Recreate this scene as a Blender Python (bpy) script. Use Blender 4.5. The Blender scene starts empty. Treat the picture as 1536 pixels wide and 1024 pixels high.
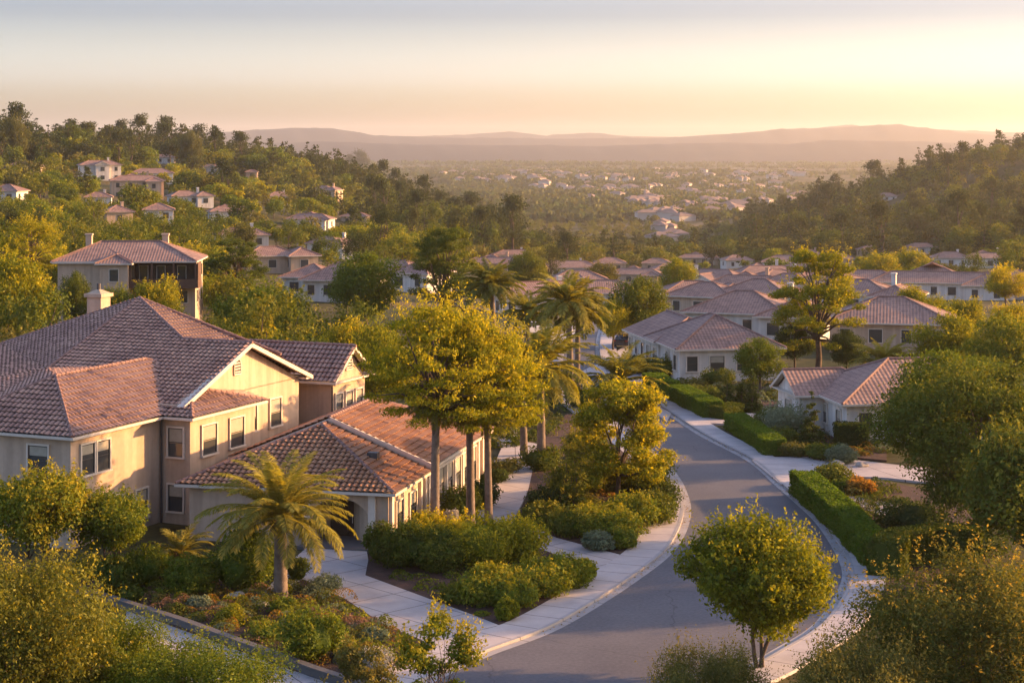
import bpy, bmesh, math, random
import numpy as np
from mathutils import Vector

F, HV, CZ = 2800.0, 212.0, 22.0          # focal length in photo pixels, horizon row, camera height
PI = math.pi
sc = bpy.context.scene
COL = sc.collection
rnd = random.Random(7)

def P(u, v, z=0.0):
    h = CZ - z
    y = F * h / (v - HV)
    return ((u - 768) * y / F, y, z)

def proj(x, y, z):
    return 768 + F * x / y, HV + F * (CZ - z) / y

# ------------------------------------------------------------------ terrain
TD = [0, 200, 240, 281, 340, 375, 450, 560, 640, 750, 845, 940, 1030, 1150, 1220, 1500, 1900, 2600]
TU = [-200, 0, 300, 500, 700, 850, 1050, 1200, 1350, 1450, 1536, 1800]
_c = {
 -200: [(0,0),(281,1.5),(375,3),(470,7),(620,13),(750,18),(900,14),(1220,-5),(1900,-40),(2600,-50)],
 0: [(0,0),(240,.6),(281,1.1),(375,2.2),(470,5.6),(620,11),(750,16),(900,12),(1220,-5),(1900,-40),(2600,-50)],
 300: [(0,0),(281,0),(375,-.3),(470,-.3),(600,4),(750,8.6),(900,11.4),(1050,8),(1220,-5),(1500,-20),(1900,-42),(2600,-50)],
 500: [(0,0),(250,0),(340,-2),(470,-3.6),(600,-4),(750,-3),(975,1),(1220,-8),(1500,-22),(1900,-45),(2600,-50)],
 700: [(0,0),(230,0),(281,-2.4),(375,-5.9),(560,-13.5),(845,-23),(1220,-37),(1500,-45),(1900,-50),(2600,-50)],
 850: [(0,0),(205,0),(281,-4),(375,-9),(450,-13.8),(655,-23),(845,-32),(1220,-47),(1900,-50),(2600,-50)],
 1050: [(0,0),(205,0),(281,-4),(375,-9),(450,-13),(640,-22.5),(845,-33),(1220,-47),(1900,-50),(2600,-50)],
 1200: [(0,0),(205,0),(281,-3),(375,-8),(450,-12),(640,-20),(845,-26),(1000,-26),(1220,-25),(1500,-40),(1900,-50),(2600,-50)],
 1350: [(0,0),(205,0),(281,-3),(375,-8),(450,-12),(640,-20),(750,-21),(845,-18),(940,-11),(1080,-3),(1220,-13),(1500,-35),(1900,-50),(2600,-50)],
 1450: [(0,0),(205,0),(281,-3),(375,-8),(450,-12),(640,-18),(750,-19),(845,-14),(940,-5),(1030,8),(1150,2),(1500,-30),(1900,-50),(2600,-50)],
 1536: [(0,0),(205,0),(281,-3),(375,-8),(450,-11),(640,-16),(750,-16),(845,-9),(940,1),(1030,14),(1150,8),(1500,-25),(1900,-50),(2600,-50)],
 1800: [(0,0),(205,0),(281,-3),(375,-8),(450,-10),(640,-14),(750,-12),(845,-5),(940,1),(1030,6),(1150,4),(1500,-25),(1900,-50),(2600,-50)],
}
DG = np.linspace(0, 2600, 261)
ZT = np.array([np.interp(DG, [a for a, b in _c[u]], [b for a, b in _c[u]]) for u in TU])
for _ in range(6):
    ZT[:, 21:-1] = (ZT[:, 20:-2] + ZT[:, 21:-1] * 2 + ZT[:, 22:]) / 4
UF = np.arange(-200, 1801, 20)
ZF = np.array([np.interp(UF, TU, ZT[:, k]) for k in range(len(DG))]).T
for _ in range(8):
    ZF[1:-1] = (ZF[:-2] + ZF[1:-1] * 2 + ZF[2:]) / 4
def vnoise(x, y, s=1.0):
    return (np.sin(x * .021 * s + 1.3) * np.cos(y * .017 * s + .4) + .6 * np.sin(x * .047 * s + y * .031 * s)
            + .35 * np.cos(x * .083 * s - y * .071 * s + 2.))
def tz(x, y):
    x = np.asarray(x, float); y = np.asarray(y, float)
    th = np.arctan2(x, y); tc = np.clip(th, -.33, .353)
    r = np.hypot(x, y)
    back = np.clip((np.abs(th) - .5) / 1.0, 0, 1)
    d = np.clip(r * np.cos(tc), 0, 2599.9)
    u = np.clip(768 + F * np.tan(tc), -200, 1799.9)
    fi = (u + 200) / 20; i = fi.astype(int); fi = fi - i
    fj = d / 10; j = np.minimum(fj.astype(int), 259); fj = fj - j
    z = (ZF[i, j] * (1 - fi) + ZF[np.minimum(i + 1, 100), j] * fi) * (1 - fj) + (ZF[i, j + 1] * (1 - fi) + ZF[np.minimum(i + 1, 100), j + 1] * fi) * fj
    z = z * (1 - back) + np.interp(r, [0, 400, 2600], [0, 0, -50]) * back
    far = np.clip((r - 1700) / 1500, 0, 1)
    z = z + far * (vnoise(x * .12, y * .2) * 4 + vnoise(x * .5, y * .6) * 1.5)
    mid = np.clip((r - 300) / 300, 0, 1) * (1 - far)
    return z + mid * vnoise(x, y) * 1.2
def G(u, v):
    """the point of the ground seen at pixel (u, v)"""
    d = np.arange(60, 9000, 2.0)
    x = (u - 768) * d / F
    vv = HV + F * (CZ - tz(x, d)) / d
    k = np.argmax(vv <= v)
    return float(x[k]), float(d[k]), float(tz(x[k], d[k]))

# ------------------------------------------------------------------ basic helpers
ORG = {}
def mesh_obj(name, V, Fc, mat, parent=None, smooth=False, mi=None, uv=None, attr=None):
    V = np.asarray(V, np.float32).reshape(-1, 3)
    o3 = ORG.get(parent.name, (0, 0, 0)) if parent else (0, 0, 0)
    V = V - np.array(o3, np.float32)
    me = bpy.data.meshes.new(name)
    if isinstance(Fc, np.ndarray):
        n, k = Fc.shape
        me.vertices.add(len(V)); me.vertices.foreach_set('co', V.ravel())
        me.loops.add(n * k); me.loops.foreach_set('vertex_index', Fc.astype(np.int32).ravel())
        me.polygons.add(n)
        me.polygons.foreach_set('loop_start', np.arange(0, n * k, k, dtype=np.int32))
        me.polygons.foreach_set('loop_total', np.full(n, k, np.int32))
        me.update(calc_edges=True)
    else:
        me.from_pydata([tuple(v) for v in V.tolist()], [], [list(f) for f in Fc])
    for m in (mat if isinstance(mat, (list, tuple)) else [mat]):
        me.materials.append(m)
    if mi is not None:
        me.polygons.foreach_set('material_index', np.asarray(mi, np.int32))
    if uv is not None:
        l = me.uv_layers.new(name='UVMap'); l.data.foreach_set('uv', np.asarray(uv, np.float32).ravel())
    if attr is not None:
        a = me.attributes.new('rnd', 'FLOAT', 'FACE'); a.data.foreach_set('value', np.asarray(attr, np.float32))
    if smooth:
        me.polygons.foreach_set('use_smooth', np.ones(len(me.polygons), bool))
    o = bpy.data.objects.new(name, me); COL.objects.link(o)
    if parent:
        o.parent = parent; ORG[o.name] = o3
    else:
        ORG[o.name] = (0, 0, 0)
    return o

def root(name, loc, label, cat, group=None):
    o = bpy.data.objects.new(name, None); COL.objects.link(o); o.empty_display_size = .3
    o.location = loc; ORG[o.name] = tuple(loc)
    return tag(o, label, cat, group)
def tag(o, label=None, cat=None, group=None, kind=None):
    if label: o['label'] = label
    if cat: o['category'] = cat
    if group: o['group'] = group
    if kind: o['kind'] = kind
    return o

class MB:
    """collects boxes, tubes and polygons into one mesh"""
    def __init__(s): s.V = []; s.F = []; s.M = []
    def poly(s, pts, m=0):
        n = len(s.V); s.V += [tuple(p) for p in pts]; s.F.append(list(range(n, n + len(pts)))); s.M.append(m)
    def prism(s, pts, z0, z1, m=0, dz=None):
        n = len(s.V); k = len(pts)
        s.V += [(p[0], p[1], z0) for p in pts]; s.V += [(p[0], p[1], z1) for p in pts]
        s.F.append(list(range(n + k - 1, n - 1, -1))); s.F.append(list(range(n + k, n + 2 * k))); s.M += [m, m]
        for i in range(k):
            j = (i + 1) % k; s.F.append([n + i, n + j, n + k + j, n + k + i]); s.M.append(m)
    def box(s, c, ax, ay, az, m=0):
        """c centre; ax, ay, az half-extent vectors"""
        c = Vector(c); ax = Vector(ax); ay = Vector(ay); az = Vector(az); n = len(s.V)
        for i in (-1, 1):
            for j in (-1, 1):
                for k in (-1, 1):
                    s.V.append(tuple(c + ax * i + ay * j + az * k))
        for f in ((0, 1, 3, 2), (4, 6, 7, 5), (0, 4, 5, 1), (2, 3, 7, 6), (0, 2, 6, 4), (1, 5, 7, 3)):
            s.F.append([n + q for q in f]); s.M.append(m)
    def tube(s, pts, rad, n=8, m=0, cap=True):
        pts = [Vector(p) for p in pts]; base = len(s.V)
        up = Vector((0, 0, 1))
        for i, p in enumerate(pts):
            d = (pts[min(i + 1, len(pts) - 1)] - pts[max(i - 1, 0)]).normalized()
            a = d.cross(up if abs(d.z) < .95 else Vector((1, 0, 0))).normalized(); b = d.cross(a)
            r = rad[i] if isinstance(rad, (list, tuple)) else rad
            for k in range(n):
                t = 2 * PI * k / n
                s.V.append(tuple(p + (a * math.cos(t) + b * math.sin(t)) * r))
        for i in range(len(pts) - 1):
            for k in range(n):
                k2 = (k + 1) % n
                s.F.append([base + i * n + k, base + i * n + k2, base + (i + 1) * n + k2, base + (i + 1) * n + k]); s.M.append(m)
        if cap:
            s.F.append([base + (len(pts) - 1) * n + k for k in range(n)]); s.M.append(m)
            s.F.append([base + n - 1 - k for k in range(n)]); s.M.append(m)
    def build(s, name, mat, parent=None, smooth=False):
        return mesh_obj(name, s.V, s.F, mat, parent, smooth, mi=s.M)

# ------------------------------------------------------------------ materials
def newmat(name):
    m = bpy.data.materials.new(name); m.use_nodes = True
    nt = m.node_tree; b = nt.nodes['Principled BSDF']
    return m, nt, b
def N(nt, t, **k):
    n = nt.nodes.new(t)
    for a, v in k.items():
        setattr(n, a, v)
    return n
def ramp(nt, stops):
    r = nt.nodes.new('ShaderNodeValToRGB'); e = r.color_ramp.elements
    while len(e) < len(stops): e.new(.5)
    for q, (p, c) in zip(e, stops):
        q.position = p; q.color = (*c, 1) if len(c) == 3 else c
    return r
def noisy(name, stops, scale=3., rough=.85, detail=6., bump=0., bscale=None, coord='Object', spec=.3, dist=.02, scale2=None):
    m, nt, b = newmat(name)
    tc = N(nt, 'ShaderNodeTexCoord'); nz = N(nt, 'ShaderNodeTexNoise')
    nz.inputs['Scale'].default_value = scale; nz.inputs['Detail'].default_value = detail; nz.inputs['Roughness'].default_value = .65
    nt.links.new(tc.outputs[coord], nz.inputs['Vector'])
    src = nz.outputs['Fac']
    if scale2:
        n2 = N(nt, 'ShaderNodeTexNoise'); n2.inputs['Scale'].default_value = scale2; n2.inputs['Detail'].default_value = 3
        nt.links.new(tc.outputs[coord], n2.inputs['Vector'])
        mx = N(nt, 'ShaderNodeMath', operation='MULTIPLY_ADD'); mx.inputs[1].default_value = .5
        ml = N(nt, 'ShaderNodeMath', operation='MULTIPLY'); ml.inputs[1].default_value = .5
        nt.links.new(nz.outputs['Fac'], mx.inputs[0]); nt.links.new(n2.outputs['Fac'], ml.inputs[0]); nt.links.new(ml.outputs[0], mx.inputs[2])
        src = mx.outputs[0]
    r = ramp(nt, stops); nt.links.new(src, r.inputs['Fac']); nt.links.new(r.outputs['Color'], b.inputs['Base Color'])
    b.inputs['Roughness'].default_value = rough; b.inputs['Specular IOR Level'].default_value = spec
    if bump:
        nb = N(nt, 'ShaderNodeTexNoise'); nb.inputs['Scale'].default_value = bscale or scale * 6; nb.inputs['Detail'].default_value = 4
        nt.links.new(tc.outputs[coord], nb.inputs['Vector'])
        bp = N(nt, 'ShaderNodeBump'); bp.inputs['Strength'].default_value = bump; bp.inputs['Distance'].default_value = dist
        nt.links.new(nb.outputs['Fac'], bp.inputs['Height']); nt.links.new(bp.outputs['Normal'], b.inputs['Normal'])
    return m

def leafmat(name, c1, c2, c3, trans=.4, tcol=None, vary=.38, mid=.5):
    """leaves: per-leaf and per-tree variation, some light passing through"""
    m = bpy.data.materials.new(name); m.use_nodes = True; nt = m.node_tree; nt.nodes.clear()
    out = N(nt, 'ShaderNodeOutputMaterial')
    at = N(nt, 'ShaderNodeAttribute', attribute_name='rnd'); oi = N(nt, 'ShaderNodeObjectInfo')
    ma = N(nt, 'ShaderNodeMath', operation='MULTIPLY_ADD'); ma.inputs[1].default_value = 1 - vary
    mb_ = N(nt, 'ShaderNodeMath', operation='MULTIPLY'); mb_.inputs[1].default_value = vary
    nt.links.new(oi.outputs['Random'], mb_.inputs[0]); nt.links.new(at.outputs['Fac'], ma.inputs[0]); nt.links.new(mb_.outputs[0], ma.inputs[2])
    r = ramp(nt, [(0, c1), (mid, c2), (1, c3)]); nt.links.new(ma.outputs[0], r.inputs['Fac'])
    df = N(nt, 'ShaderNodeBsdfDiffuse'); tr = N(nt, 'ShaderNodeBsdfTranslucent'); gl = N(nt, 'ShaderNodeBsdfGlossy')
    gl.inputs['Roughness'].default_value = .5; gl.inputs['Color'].default_value = (.5, .5, .4, 1)
    mc = N(nt, 'ShaderNodeMix', data_type='RGBA', blend_type='MULTIPLY'); mc.inputs[0].default_value = 1
    mc.inputs[7].default_value = (*(tcol or (1.9, 1.6, .6)), 1)
    nt.links.new(r.outputs['Color'], mc.inputs[6]); nt.links.new(mc.outputs[2], tr.inputs['Color'])
    nt.links.new(r.outputs['Color'], df.inputs['Color'])
    m1 = N(nt, 'ShaderNodeMixShader'); m1.inputs[0].default_value = trans
    nt.links.new(df.outputs[0], m1.inputs[1]); nt.links.new(tr.outputs[0], m1.inputs[2])
    m2 = N(nt, 'ShaderNodeMixShader'); m2.inputs[0].default_value = .014
    nt.links.new(m1.outputs[0], m2.inputs[1]); nt.links.new(gl.outputs[0], m2.inputs[2])
    nt.links.new(m2.outputs[0], out.inputs['Surface'])
    return m

def roofmat(name, ca, cb, cc, bump=True):
    """clay tiles laid in courses; UV is in metres along the eave and up the slope"""
    m, nt, b = newmat(name)
    uvn = N(nt, 'ShaderNodeUVMap'); sx = N(nt, 'ShaderNodeSeparateXYZ'); nt.links.new(uvn.outputs[0], sx.inputs[0])
    def mth(op, a, v=None, v2=None):
        q = N(nt, 'ShaderNodeMath', operation=op); nt.links.new(a, q.inputs[0])
        if v is not None:
            if isinstance(v, (int, float)): q.inputs[1].default_value = v
            else: nt.links.new(v, q.inputs[1])
        return q.outputs[0]
    us = mth('DIVIDE', sx.outputs[0], .34); vs = mth('DIVIDE', sx.outputs[1], .43)
    fu = mth('FLOOR', us); fv = mth('FLOOR', vs)
    cb_ = N(nt, 'ShaderNodeCombineXYZ'); nt.links.new(fu, cb_.inputs[0]); nt.links.new(fv, cb_.inputs[1])
    wn = N(nt, 'ShaderNodeTexWhiteNoise', noise_dimensions='2D'); nt.links.new(cb_.outputs[0], wn.inputs['Vector'])
    nz = N(nt, 'ShaderNodeTexNoise'); nz.inputs['Scale'].default_value = .35; nz.inputs['Detail'].default_value = 5
    nt.links.new(uvn.outputs[0], nz.inputs['Vector'])
    a = mth('MULTIPLY', wn.outputs['Value'], .32); c = mth('MULTIPLY', nz.outputs['Fac'], .9); s = mth('ADD', a, c)
    r = ramp(nt, [(.15, ca), (.55, cb), (.95, cc)]); nt.links.new(s, r.inputs['Fac'])
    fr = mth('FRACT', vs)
    # courses darken towards the lap; shade between barrels is painted into the channel colour
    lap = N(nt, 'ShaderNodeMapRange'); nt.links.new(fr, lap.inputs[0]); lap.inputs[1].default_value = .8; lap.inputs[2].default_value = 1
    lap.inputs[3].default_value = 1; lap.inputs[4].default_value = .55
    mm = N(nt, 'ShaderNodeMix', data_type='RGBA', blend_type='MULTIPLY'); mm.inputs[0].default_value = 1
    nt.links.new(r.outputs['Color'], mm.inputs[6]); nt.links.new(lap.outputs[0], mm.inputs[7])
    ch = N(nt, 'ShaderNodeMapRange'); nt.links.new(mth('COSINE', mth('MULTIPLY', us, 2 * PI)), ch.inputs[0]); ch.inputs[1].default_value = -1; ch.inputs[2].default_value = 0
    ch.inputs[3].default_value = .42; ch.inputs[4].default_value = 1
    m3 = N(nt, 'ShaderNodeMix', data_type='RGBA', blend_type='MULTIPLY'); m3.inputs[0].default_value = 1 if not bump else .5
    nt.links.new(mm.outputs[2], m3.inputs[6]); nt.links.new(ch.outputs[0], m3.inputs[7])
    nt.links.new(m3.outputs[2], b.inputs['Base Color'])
    b.inputs['Roughness'].default_value = .75; b.inputs['Specular IOR Level'].default_value = .35
    if bump:
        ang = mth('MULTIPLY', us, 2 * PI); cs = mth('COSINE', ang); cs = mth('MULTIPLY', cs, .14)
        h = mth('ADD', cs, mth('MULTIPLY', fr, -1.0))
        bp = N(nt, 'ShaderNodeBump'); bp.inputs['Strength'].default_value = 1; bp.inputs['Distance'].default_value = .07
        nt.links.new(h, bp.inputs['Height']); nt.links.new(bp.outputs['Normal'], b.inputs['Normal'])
    return m

M = {}
M['stucco'] = noisy('cream_stucco', [(.3, (.44, .322, .222)), (.7, (.52, .385, .27))], .6, .9, bump=.35, bscale=22, scale2=4)
M['stucco_white'] = noisy('white_stucco', [(.3, (.58, .53, .46)), (.7, (.68, .63, .55))], .6, .9, bump=.25, bscale=20)
M['trim'] = noisy('pale_trim', [(.3, (.56, .48, .38)), (.7, (.66, .58, .47))], 2, .7)
M['gutter'] = noisy('gutter_paint', [(.3, (.52, .45, .36)), (.7, (.60, .52, .42))], 2, .5)
M['sash'] = noisy('dark_sash', [(.3, (.03, .028, .025)), (.7, (.05, .045, .04))], 2, .5)
M['white_sash'] = noisy('white_sash', [(.3, (.6, .57, .52)), (.7, (.68, .64, .58))], 2, .5)
M['blind'] = noisy('window_blind', [(.3, (.30, .27, .20)), (.7, (.38, .34, .26))], 3, .8)
M['door'] = noisy('dark_timber', [(.3, (.035, .018, .010)), (.7, (.06, .03, .017))], 3, .5)
M['timber'] = noisy('brown_timber', [(.3, (.07, .035, .02)), (.7, (.12, .06, .035))], 3, .6)
M['metal'] = noisy('dark_vent_metal', [(.3, (.05, .04, .04)), (.7, (.09, .08, .07))], 3, .5)
M['white_metal'] = noisy('white_metal', [(.3, (.6, .6, .58)), (.7, (.7, .7, .68))], 3, .4)
m, nt, b = newmat('window_glass'); b.inputs['Base Color'].default_value = (.05, .055, .055, 1); b.inputs['Roughness'].default_value = .08; b.inputs['Specular IOR Level'].default_value = .8
M['glass'] = m
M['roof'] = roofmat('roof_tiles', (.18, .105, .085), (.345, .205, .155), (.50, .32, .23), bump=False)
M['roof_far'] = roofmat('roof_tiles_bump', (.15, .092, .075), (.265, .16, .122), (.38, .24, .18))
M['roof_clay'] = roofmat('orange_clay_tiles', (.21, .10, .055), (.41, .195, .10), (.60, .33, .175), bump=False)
M['ridge'] = noisy('ridge_cap_tiles', [(.3, (.16, .09, .075)), (.7, (.30, .18, .14))], 3, .8, bump=.5, bscale=10)
M['asphalt'] = noisy('asphalt', [(.35, (.078, .076, .082)), (.65, (.128, .123, .128))], .22, .8, detail=9, bump=.5, bscale=30, dist=.01, scale2=6)
M['soil'] = noisy('mulch_soil', [(.3, (.035, .02, .014)), (.7, (.085, .045, .03))], 1.6, .95, bump=.8, bscale=9, dist=.06)
M['bark'] = noisy('bark', [(.3, (.06, .042, .03)), (.7, (.14, .1, .07))], 2, .95, bump=.8, bscale=8, dist=.05)
M['rock'] = noisy('garden_rock', [(.3, (.22, .19, .16)), (.7, (.4, .36, .3))], 2, .9, bump=.5)

def overlay(m, kind):
    nt = m.node_tree; b = nt.nodes['Principled BSDF']; lk = b.inputs['Base Color'].links[0]; src = lk.from_socket
    tc = N(nt, 'ShaderNodeTexCoord'); mp = N(nt, 'ShaderNodeMapping'); nt.links.new(tc.outputs['Object'], mp.inputs[0])
    mx = N(nt, 'ShaderNodeMix', data_type='RGBA', blend_type='MULTIPLY'); mx.inputs[0].default_value = 1
    if kind == 'crack':
        nz = N(nt, 'ShaderNodeTexNoise'); nz.inputs['Scale'].default_value = .8; nz.inputs['Detail'].default_value = 5
        ad = N(nt, 'ShaderNodeMix', data_type='RGBA', blend_type='ADD'); ad.inputs[0].default_value = 1.6
        nt.links.new(mp.outputs[0], nz.inputs['Vector']); nt.links.new(mp.outputs[0], ad.inputs[6]); nt.links.new(nz.outputs['Color'], ad.inputs[7])
        vo = N(nt, 'ShaderNodeTexVoronoi', feature='DISTANCE_TO_EDGE'); vo.inputs['Scale'].default_value = .13; nt.links.new(ad.outputs[2], vo.inputs['Vector'])
        mr = N(nt, 'ShaderNodeMapRange'); nt.links.new(vo.outputs['Distance'], mr.inputs[0]); mr.inputs[1].default_value = 0; mr.inputs[2].default_value = .006; mr.inputs[3].default_value = .62; mr.inputs[4].default_value = 1
    else:
        mp.inputs['Scale'].default_value = (1.8, 1.8, .12)
        nz = N(nt, 'ShaderNodeTexNoise'); nz.inputs['Scale'].default_value = 1.0; nz.inputs['Detail'].default_value = 6; nt.links.new(mp.outputs[0], nz.inputs['Vector'])
        mr = N(nt, 'ShaderNodeMapRange'); nt.links.new(nz.outputs['Fac'], mr.inputs[0]); mr.inputs[1].default_value = .38; mr.inputs[2].default_value = .6; mr.inputs[3].default_value = .82; mr.inputs[4].default_value = 1.03
    nt.links.new(src, mx.inputs[6]); nt.links.new(mr.outputs[0], mx.inputs[7]); nt.links.new(mx.outputs[2], b.inputs['Base Color'])
overlay(M['asphalt'], 'crack'); overlay(M['stucco'], 'streak'); overlay(M['stucco_white'], 'streak')

def concrete(name, c1, c2, joint):
    m, nt, b = newmat(name)
    uvn = N(nt, 'ShaderNodeUVMap'); sx = N(nt, 'ShaderNodeSeparateXYZ'); nt.links.new(uvn.outputs[0], sx.inputs[0])
    fac = None
    for o_, per in ((0, joint[0]), (1, joint[1])):
        if not per: continue
        d = N(nt, 'ShaderNodeMath', operation='DIVIDE'); d.inputs[1].default_value = per; nt.links.new(sx.outputs[o_], d.inputs[0])
        f = N(nt, 'ShaderNodeMath', operation='FRACT'); nt.links.new(d.outputs[0], f.inputs[0])
        l = N(nt, 'ShaderNodeMath', operation='LESS_THAN'); l.inputs[1].default_value = .055 / per; nt.links.new(f.outputs[0], l.inputs[0])
        if fac is None: fac = l.outputs[0]
        else:
            mx = N(nt, 'ShaderNodeMath', operation='MAXIMUM'); nt.links.new(fac, mx.inputs[0]); nt.links.new(l.outputs[0], mx.inputs[1]); fac = mx.outputs[0]
    tc = N(nt, 'ShaderNodeTexCoord'); nz = N(nt, 'ShaderNodeTexNoise'); nz.inputs['Scale'].default_value = .5; nz.inputs['Detail'].default_value = 9
    nz.inputs['Roughness'].default_value = .7
    nt.links.new(tc.outputs['Object'], nz.inputs['Vector'])
    r = ramp(nt, [(.3, c1), (.7, c2)]); nt.links.new(nz.outputs['Fac'], r.inputs['Fac'])
    mm = N(nt, 'ShaderNodeMix', data_type='RGBA'); nt.links.new(r.outputs['Color'], mm.inputs[6]); mm.inputs[7].default_value = (c1[0] * .33, c1[1] * .33, c1[2] * .33, 1)
    if fac is not None: nt.links.new(fac, mm.inputs[0])
    else: mm.inputs[0].default_value = 0
    nt.links.new(mm.outputs[2], b.inputs['Base Color']); b.inputs['Roughness'].default_value = .85
    n2 = N(nt, 'ShaderNodeTexNoise'); n2.inputs['Scale'].default_value = 18; nt.links.new(tc.outputs['Object'], n2.inputs['Vector'])
    bp = N(nt, 'ShaderNodeBump'); bp.inputs['Strength'].default_value = .25; bp.inputs['Distance'].default_value = .01
    nt.links.new(n2.outputs['Fac'], bp.inputs['Height']); nt.links.new(bp.outputs['Normal'], b.inputs['Normal'])
    return m
M['walk'] = concrete('sidewalk_concrete', (.33, .295, .28), (.46, .415, .385), (1.9, 0))
M['kerb'] = concrete('kerb_concrete', (.25, .235, .225), (.36, .34, .325), (3.8, 0))
M['drive'] = concrete('driveway_concrete', (.32, .28, .26), (.46, .41, .375), (2.6, 2.6))

L = {}
L['gold'] = leafmat('golden_leaves', (0.055, 0.085, 0.010), (0.185, 0.20, 0.013), (0.52, 0.415, 0.022), .36, (1.9, 1.6, .35))
L['lime'] = leafmat('lime_leaves', (0.048, 0.085, 0.012), (0.125, 0.165, 0.017), (0.34, 0.285, 0.024), .32, (1.8, 1.5, .4))
L['green'] = leafmat('green_leaves', (0.04, 0.064, 0.011), (0.094, 0.12, 0.016), (0.23, 0.205, 0.026), .25)
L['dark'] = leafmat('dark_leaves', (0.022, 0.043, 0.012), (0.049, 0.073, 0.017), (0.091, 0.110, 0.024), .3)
L['olive'] = leafmat('olive_leaves', (0.049, 0.061, 0.017), (0.104, 0.110, 0.029), (0.21, 0.175, 0.037), .25)
L['pine'] = leafmat('pine_needles', (0.024, 0.039, 0.012), (0.051, 0.063, 0.018), (0.104, 0.098, 0.027), .2)
L['hedge'] = leafmat('hedge_leaves', (0.043, 0.079, 0.010), (0.085, 0.134, 0.015), (0.146, 0.189, 0.022), .35, (1.5, 1.6, .4))
L['palm'] = leafmat('palm_fronds', (0.073, 0.091, 0.022), (0.159, 0.159, 0.037), (0.293, 0.256, 0.061), .3, (1.6, 1.4, .6))
L['palm_lush'] = leafmat('lush_palm_fronds', (0.078, 0.090, 0.022), (0.19, 0.182, 0.035), (0.40, 0.335, 0.07), .35, (1.7, 1.6, .6))
L['olive_tip'] = leafmat('olive_leaves_orange_tips', (.055, .07, .016), (.14, .145, .028), (.42, .28, .035), .34, (1.6, 1.3, .5), vary=.1, mid=.72)
L['olive_gold'] = leafmat('olive_gold_leaves', (.055, .068, .014), (.15, .155, .02), (.34, .28, .032), .3, (1.7, 1.45, .45), vary=.12, mid=.6)
L['tip'] = leafmat('orange_tips', (0.073, 0.067, 0.017), (0.195, 0.134, 0.024), (0.512, 0.244, 0.049), .4, (1.5, 1.2, .5))
L['flower'] = leafmat('flower_cover', (.07, .08, .03), (.20, .12, .06), (.42, .22, .17), .3, (1.2, 1., .7))
L['white'] = leafmat('white_flowers', (.2, .2, .15), (.45, .42, .35), (.7, .65, .6), .3, (1, 1, 1))
L['sage'] = leafmat('sage_leaves', (0.098, 0.122, 0.073), (0.159, 0.195, 0.110), (0.244, 0.268, 0.171), .3, (1.2, 1.2, .7))

# ------------------------------------------------------------------ foliage
def unit(a):
    return a / np.maximum(np.linalg.norm(a, axis=-1, keepdims=True), 1e-9)
def leaf_quads(rng, pos, nrm, size, aspect=.5, jit=.9, hang=0.):
    n = len(pos)
    nn = unit(nrm + rng.normal(size=(n, 3)) * jit)
    t = unit(np.cross(nn, rng.normal(size=(n, 3)) + np.array([0, 0, hang])))
    if hang: t = unit(t * (1 - hang * .3) + np.array([0, 0, -hang]))
    b = np.cross(nn, t)
    s = (size * (.45 + 1.2 * rng.random(n) ** 1.3))[:, None]
    V = np.stack([pos - t * s * .5, pos + b * s * aspect * .5, pos + t * s * .5, pos - b * s * aspect * .5], 1)
    return V
def cloud(rng, clumps, n, size, aspect=.55, up=.4, shell=.5, jit=.8, hang=0., grad=.35, squash=.0):
    """n leaves spread through ellipsoidal clumps; returns quads and a per-leaf value"""
    C = np.array(clumps, float); w = (C[:, 3] * C[:, 4] * C[:, 5]) ** (2 / 3); w /= w.sum()
    idx = rng.choice(len(C), n, p=w)
    d = unit(rng.normal(size=(n, 3)))
    r = shell + (1.08 - shell) * rng.random(n) ** .8
    # lumpy outline within every clump
    r *= 1 + .18 * np.sin(d[:, 0] * 7 + idx) * np.cos(d[:, 1] * 6 + idx * 1.7) + .1 * np.sin(d[:, 2] * 11 + idx * .7)
    pos = C[idx, :3] + d * r[:, None] * C[idx, 3:6]
    q = leaf_quads(rng, pos, d + np.array([0, 0, up]), size, aspect, jit, hang)
    cv = rng.random(len(C))
    val = np.clip(rng.normal(.42, .2, n) + (cv[idx] - .5) * grad, 0, 1)
    return q, val
def quads_to(q):
    n = len(q); return q.reshape(-1, 3), np.arange(4 * n, dtype=np.int32).reshape(n, 4)

def clumps_round(rng, R, Hc, zc, k, cr, top=1.0, flat=.8, inner=.25):
    out = []
    for i in range(k):
        d = unit(rng.normal(size=3)); d[2] = d[2] * .9 + .12
        rr = (inner + (1 - inner) * rng.random() ** .5) * (1 - cr * .55)
        s = cr * R * (.7 + .7 * rng.random())
        wob = 1 + .13 * math.sin(3 * math.atan2(d[1], d[0]) + k)
        out.append((d[0] * R * rr * wob, d[1] * R * rr * wob, zc + d[2] * Hc * rr, s, s, s * flat))
    return out
def clumps_cone(rng, R, H, z0, levels, per, cr, flat=.35, power=1.0):
    out = []
    for i in range(levels):
        f = i / (levels - 1); z = z0 + (H - z0) * f; rad = R * (1 - f) ** power + .06 * R
        for j in range(max(1, int(per * (1 - f * .75)))):
            a = rng.random() * 2 * PI; rr = rad * (.35 + .55 * rng.random()); s = max(cr * R * (1 - .7 * f), .1 * R) * (.7 + .6 * rng.random())
            out.append((math.cos(a) * rr, math.sin(a) * rr, z - .15 * rr + rng.normal() * .02 * H, s, s, s * flat + .1 * s))
    return out
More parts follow.
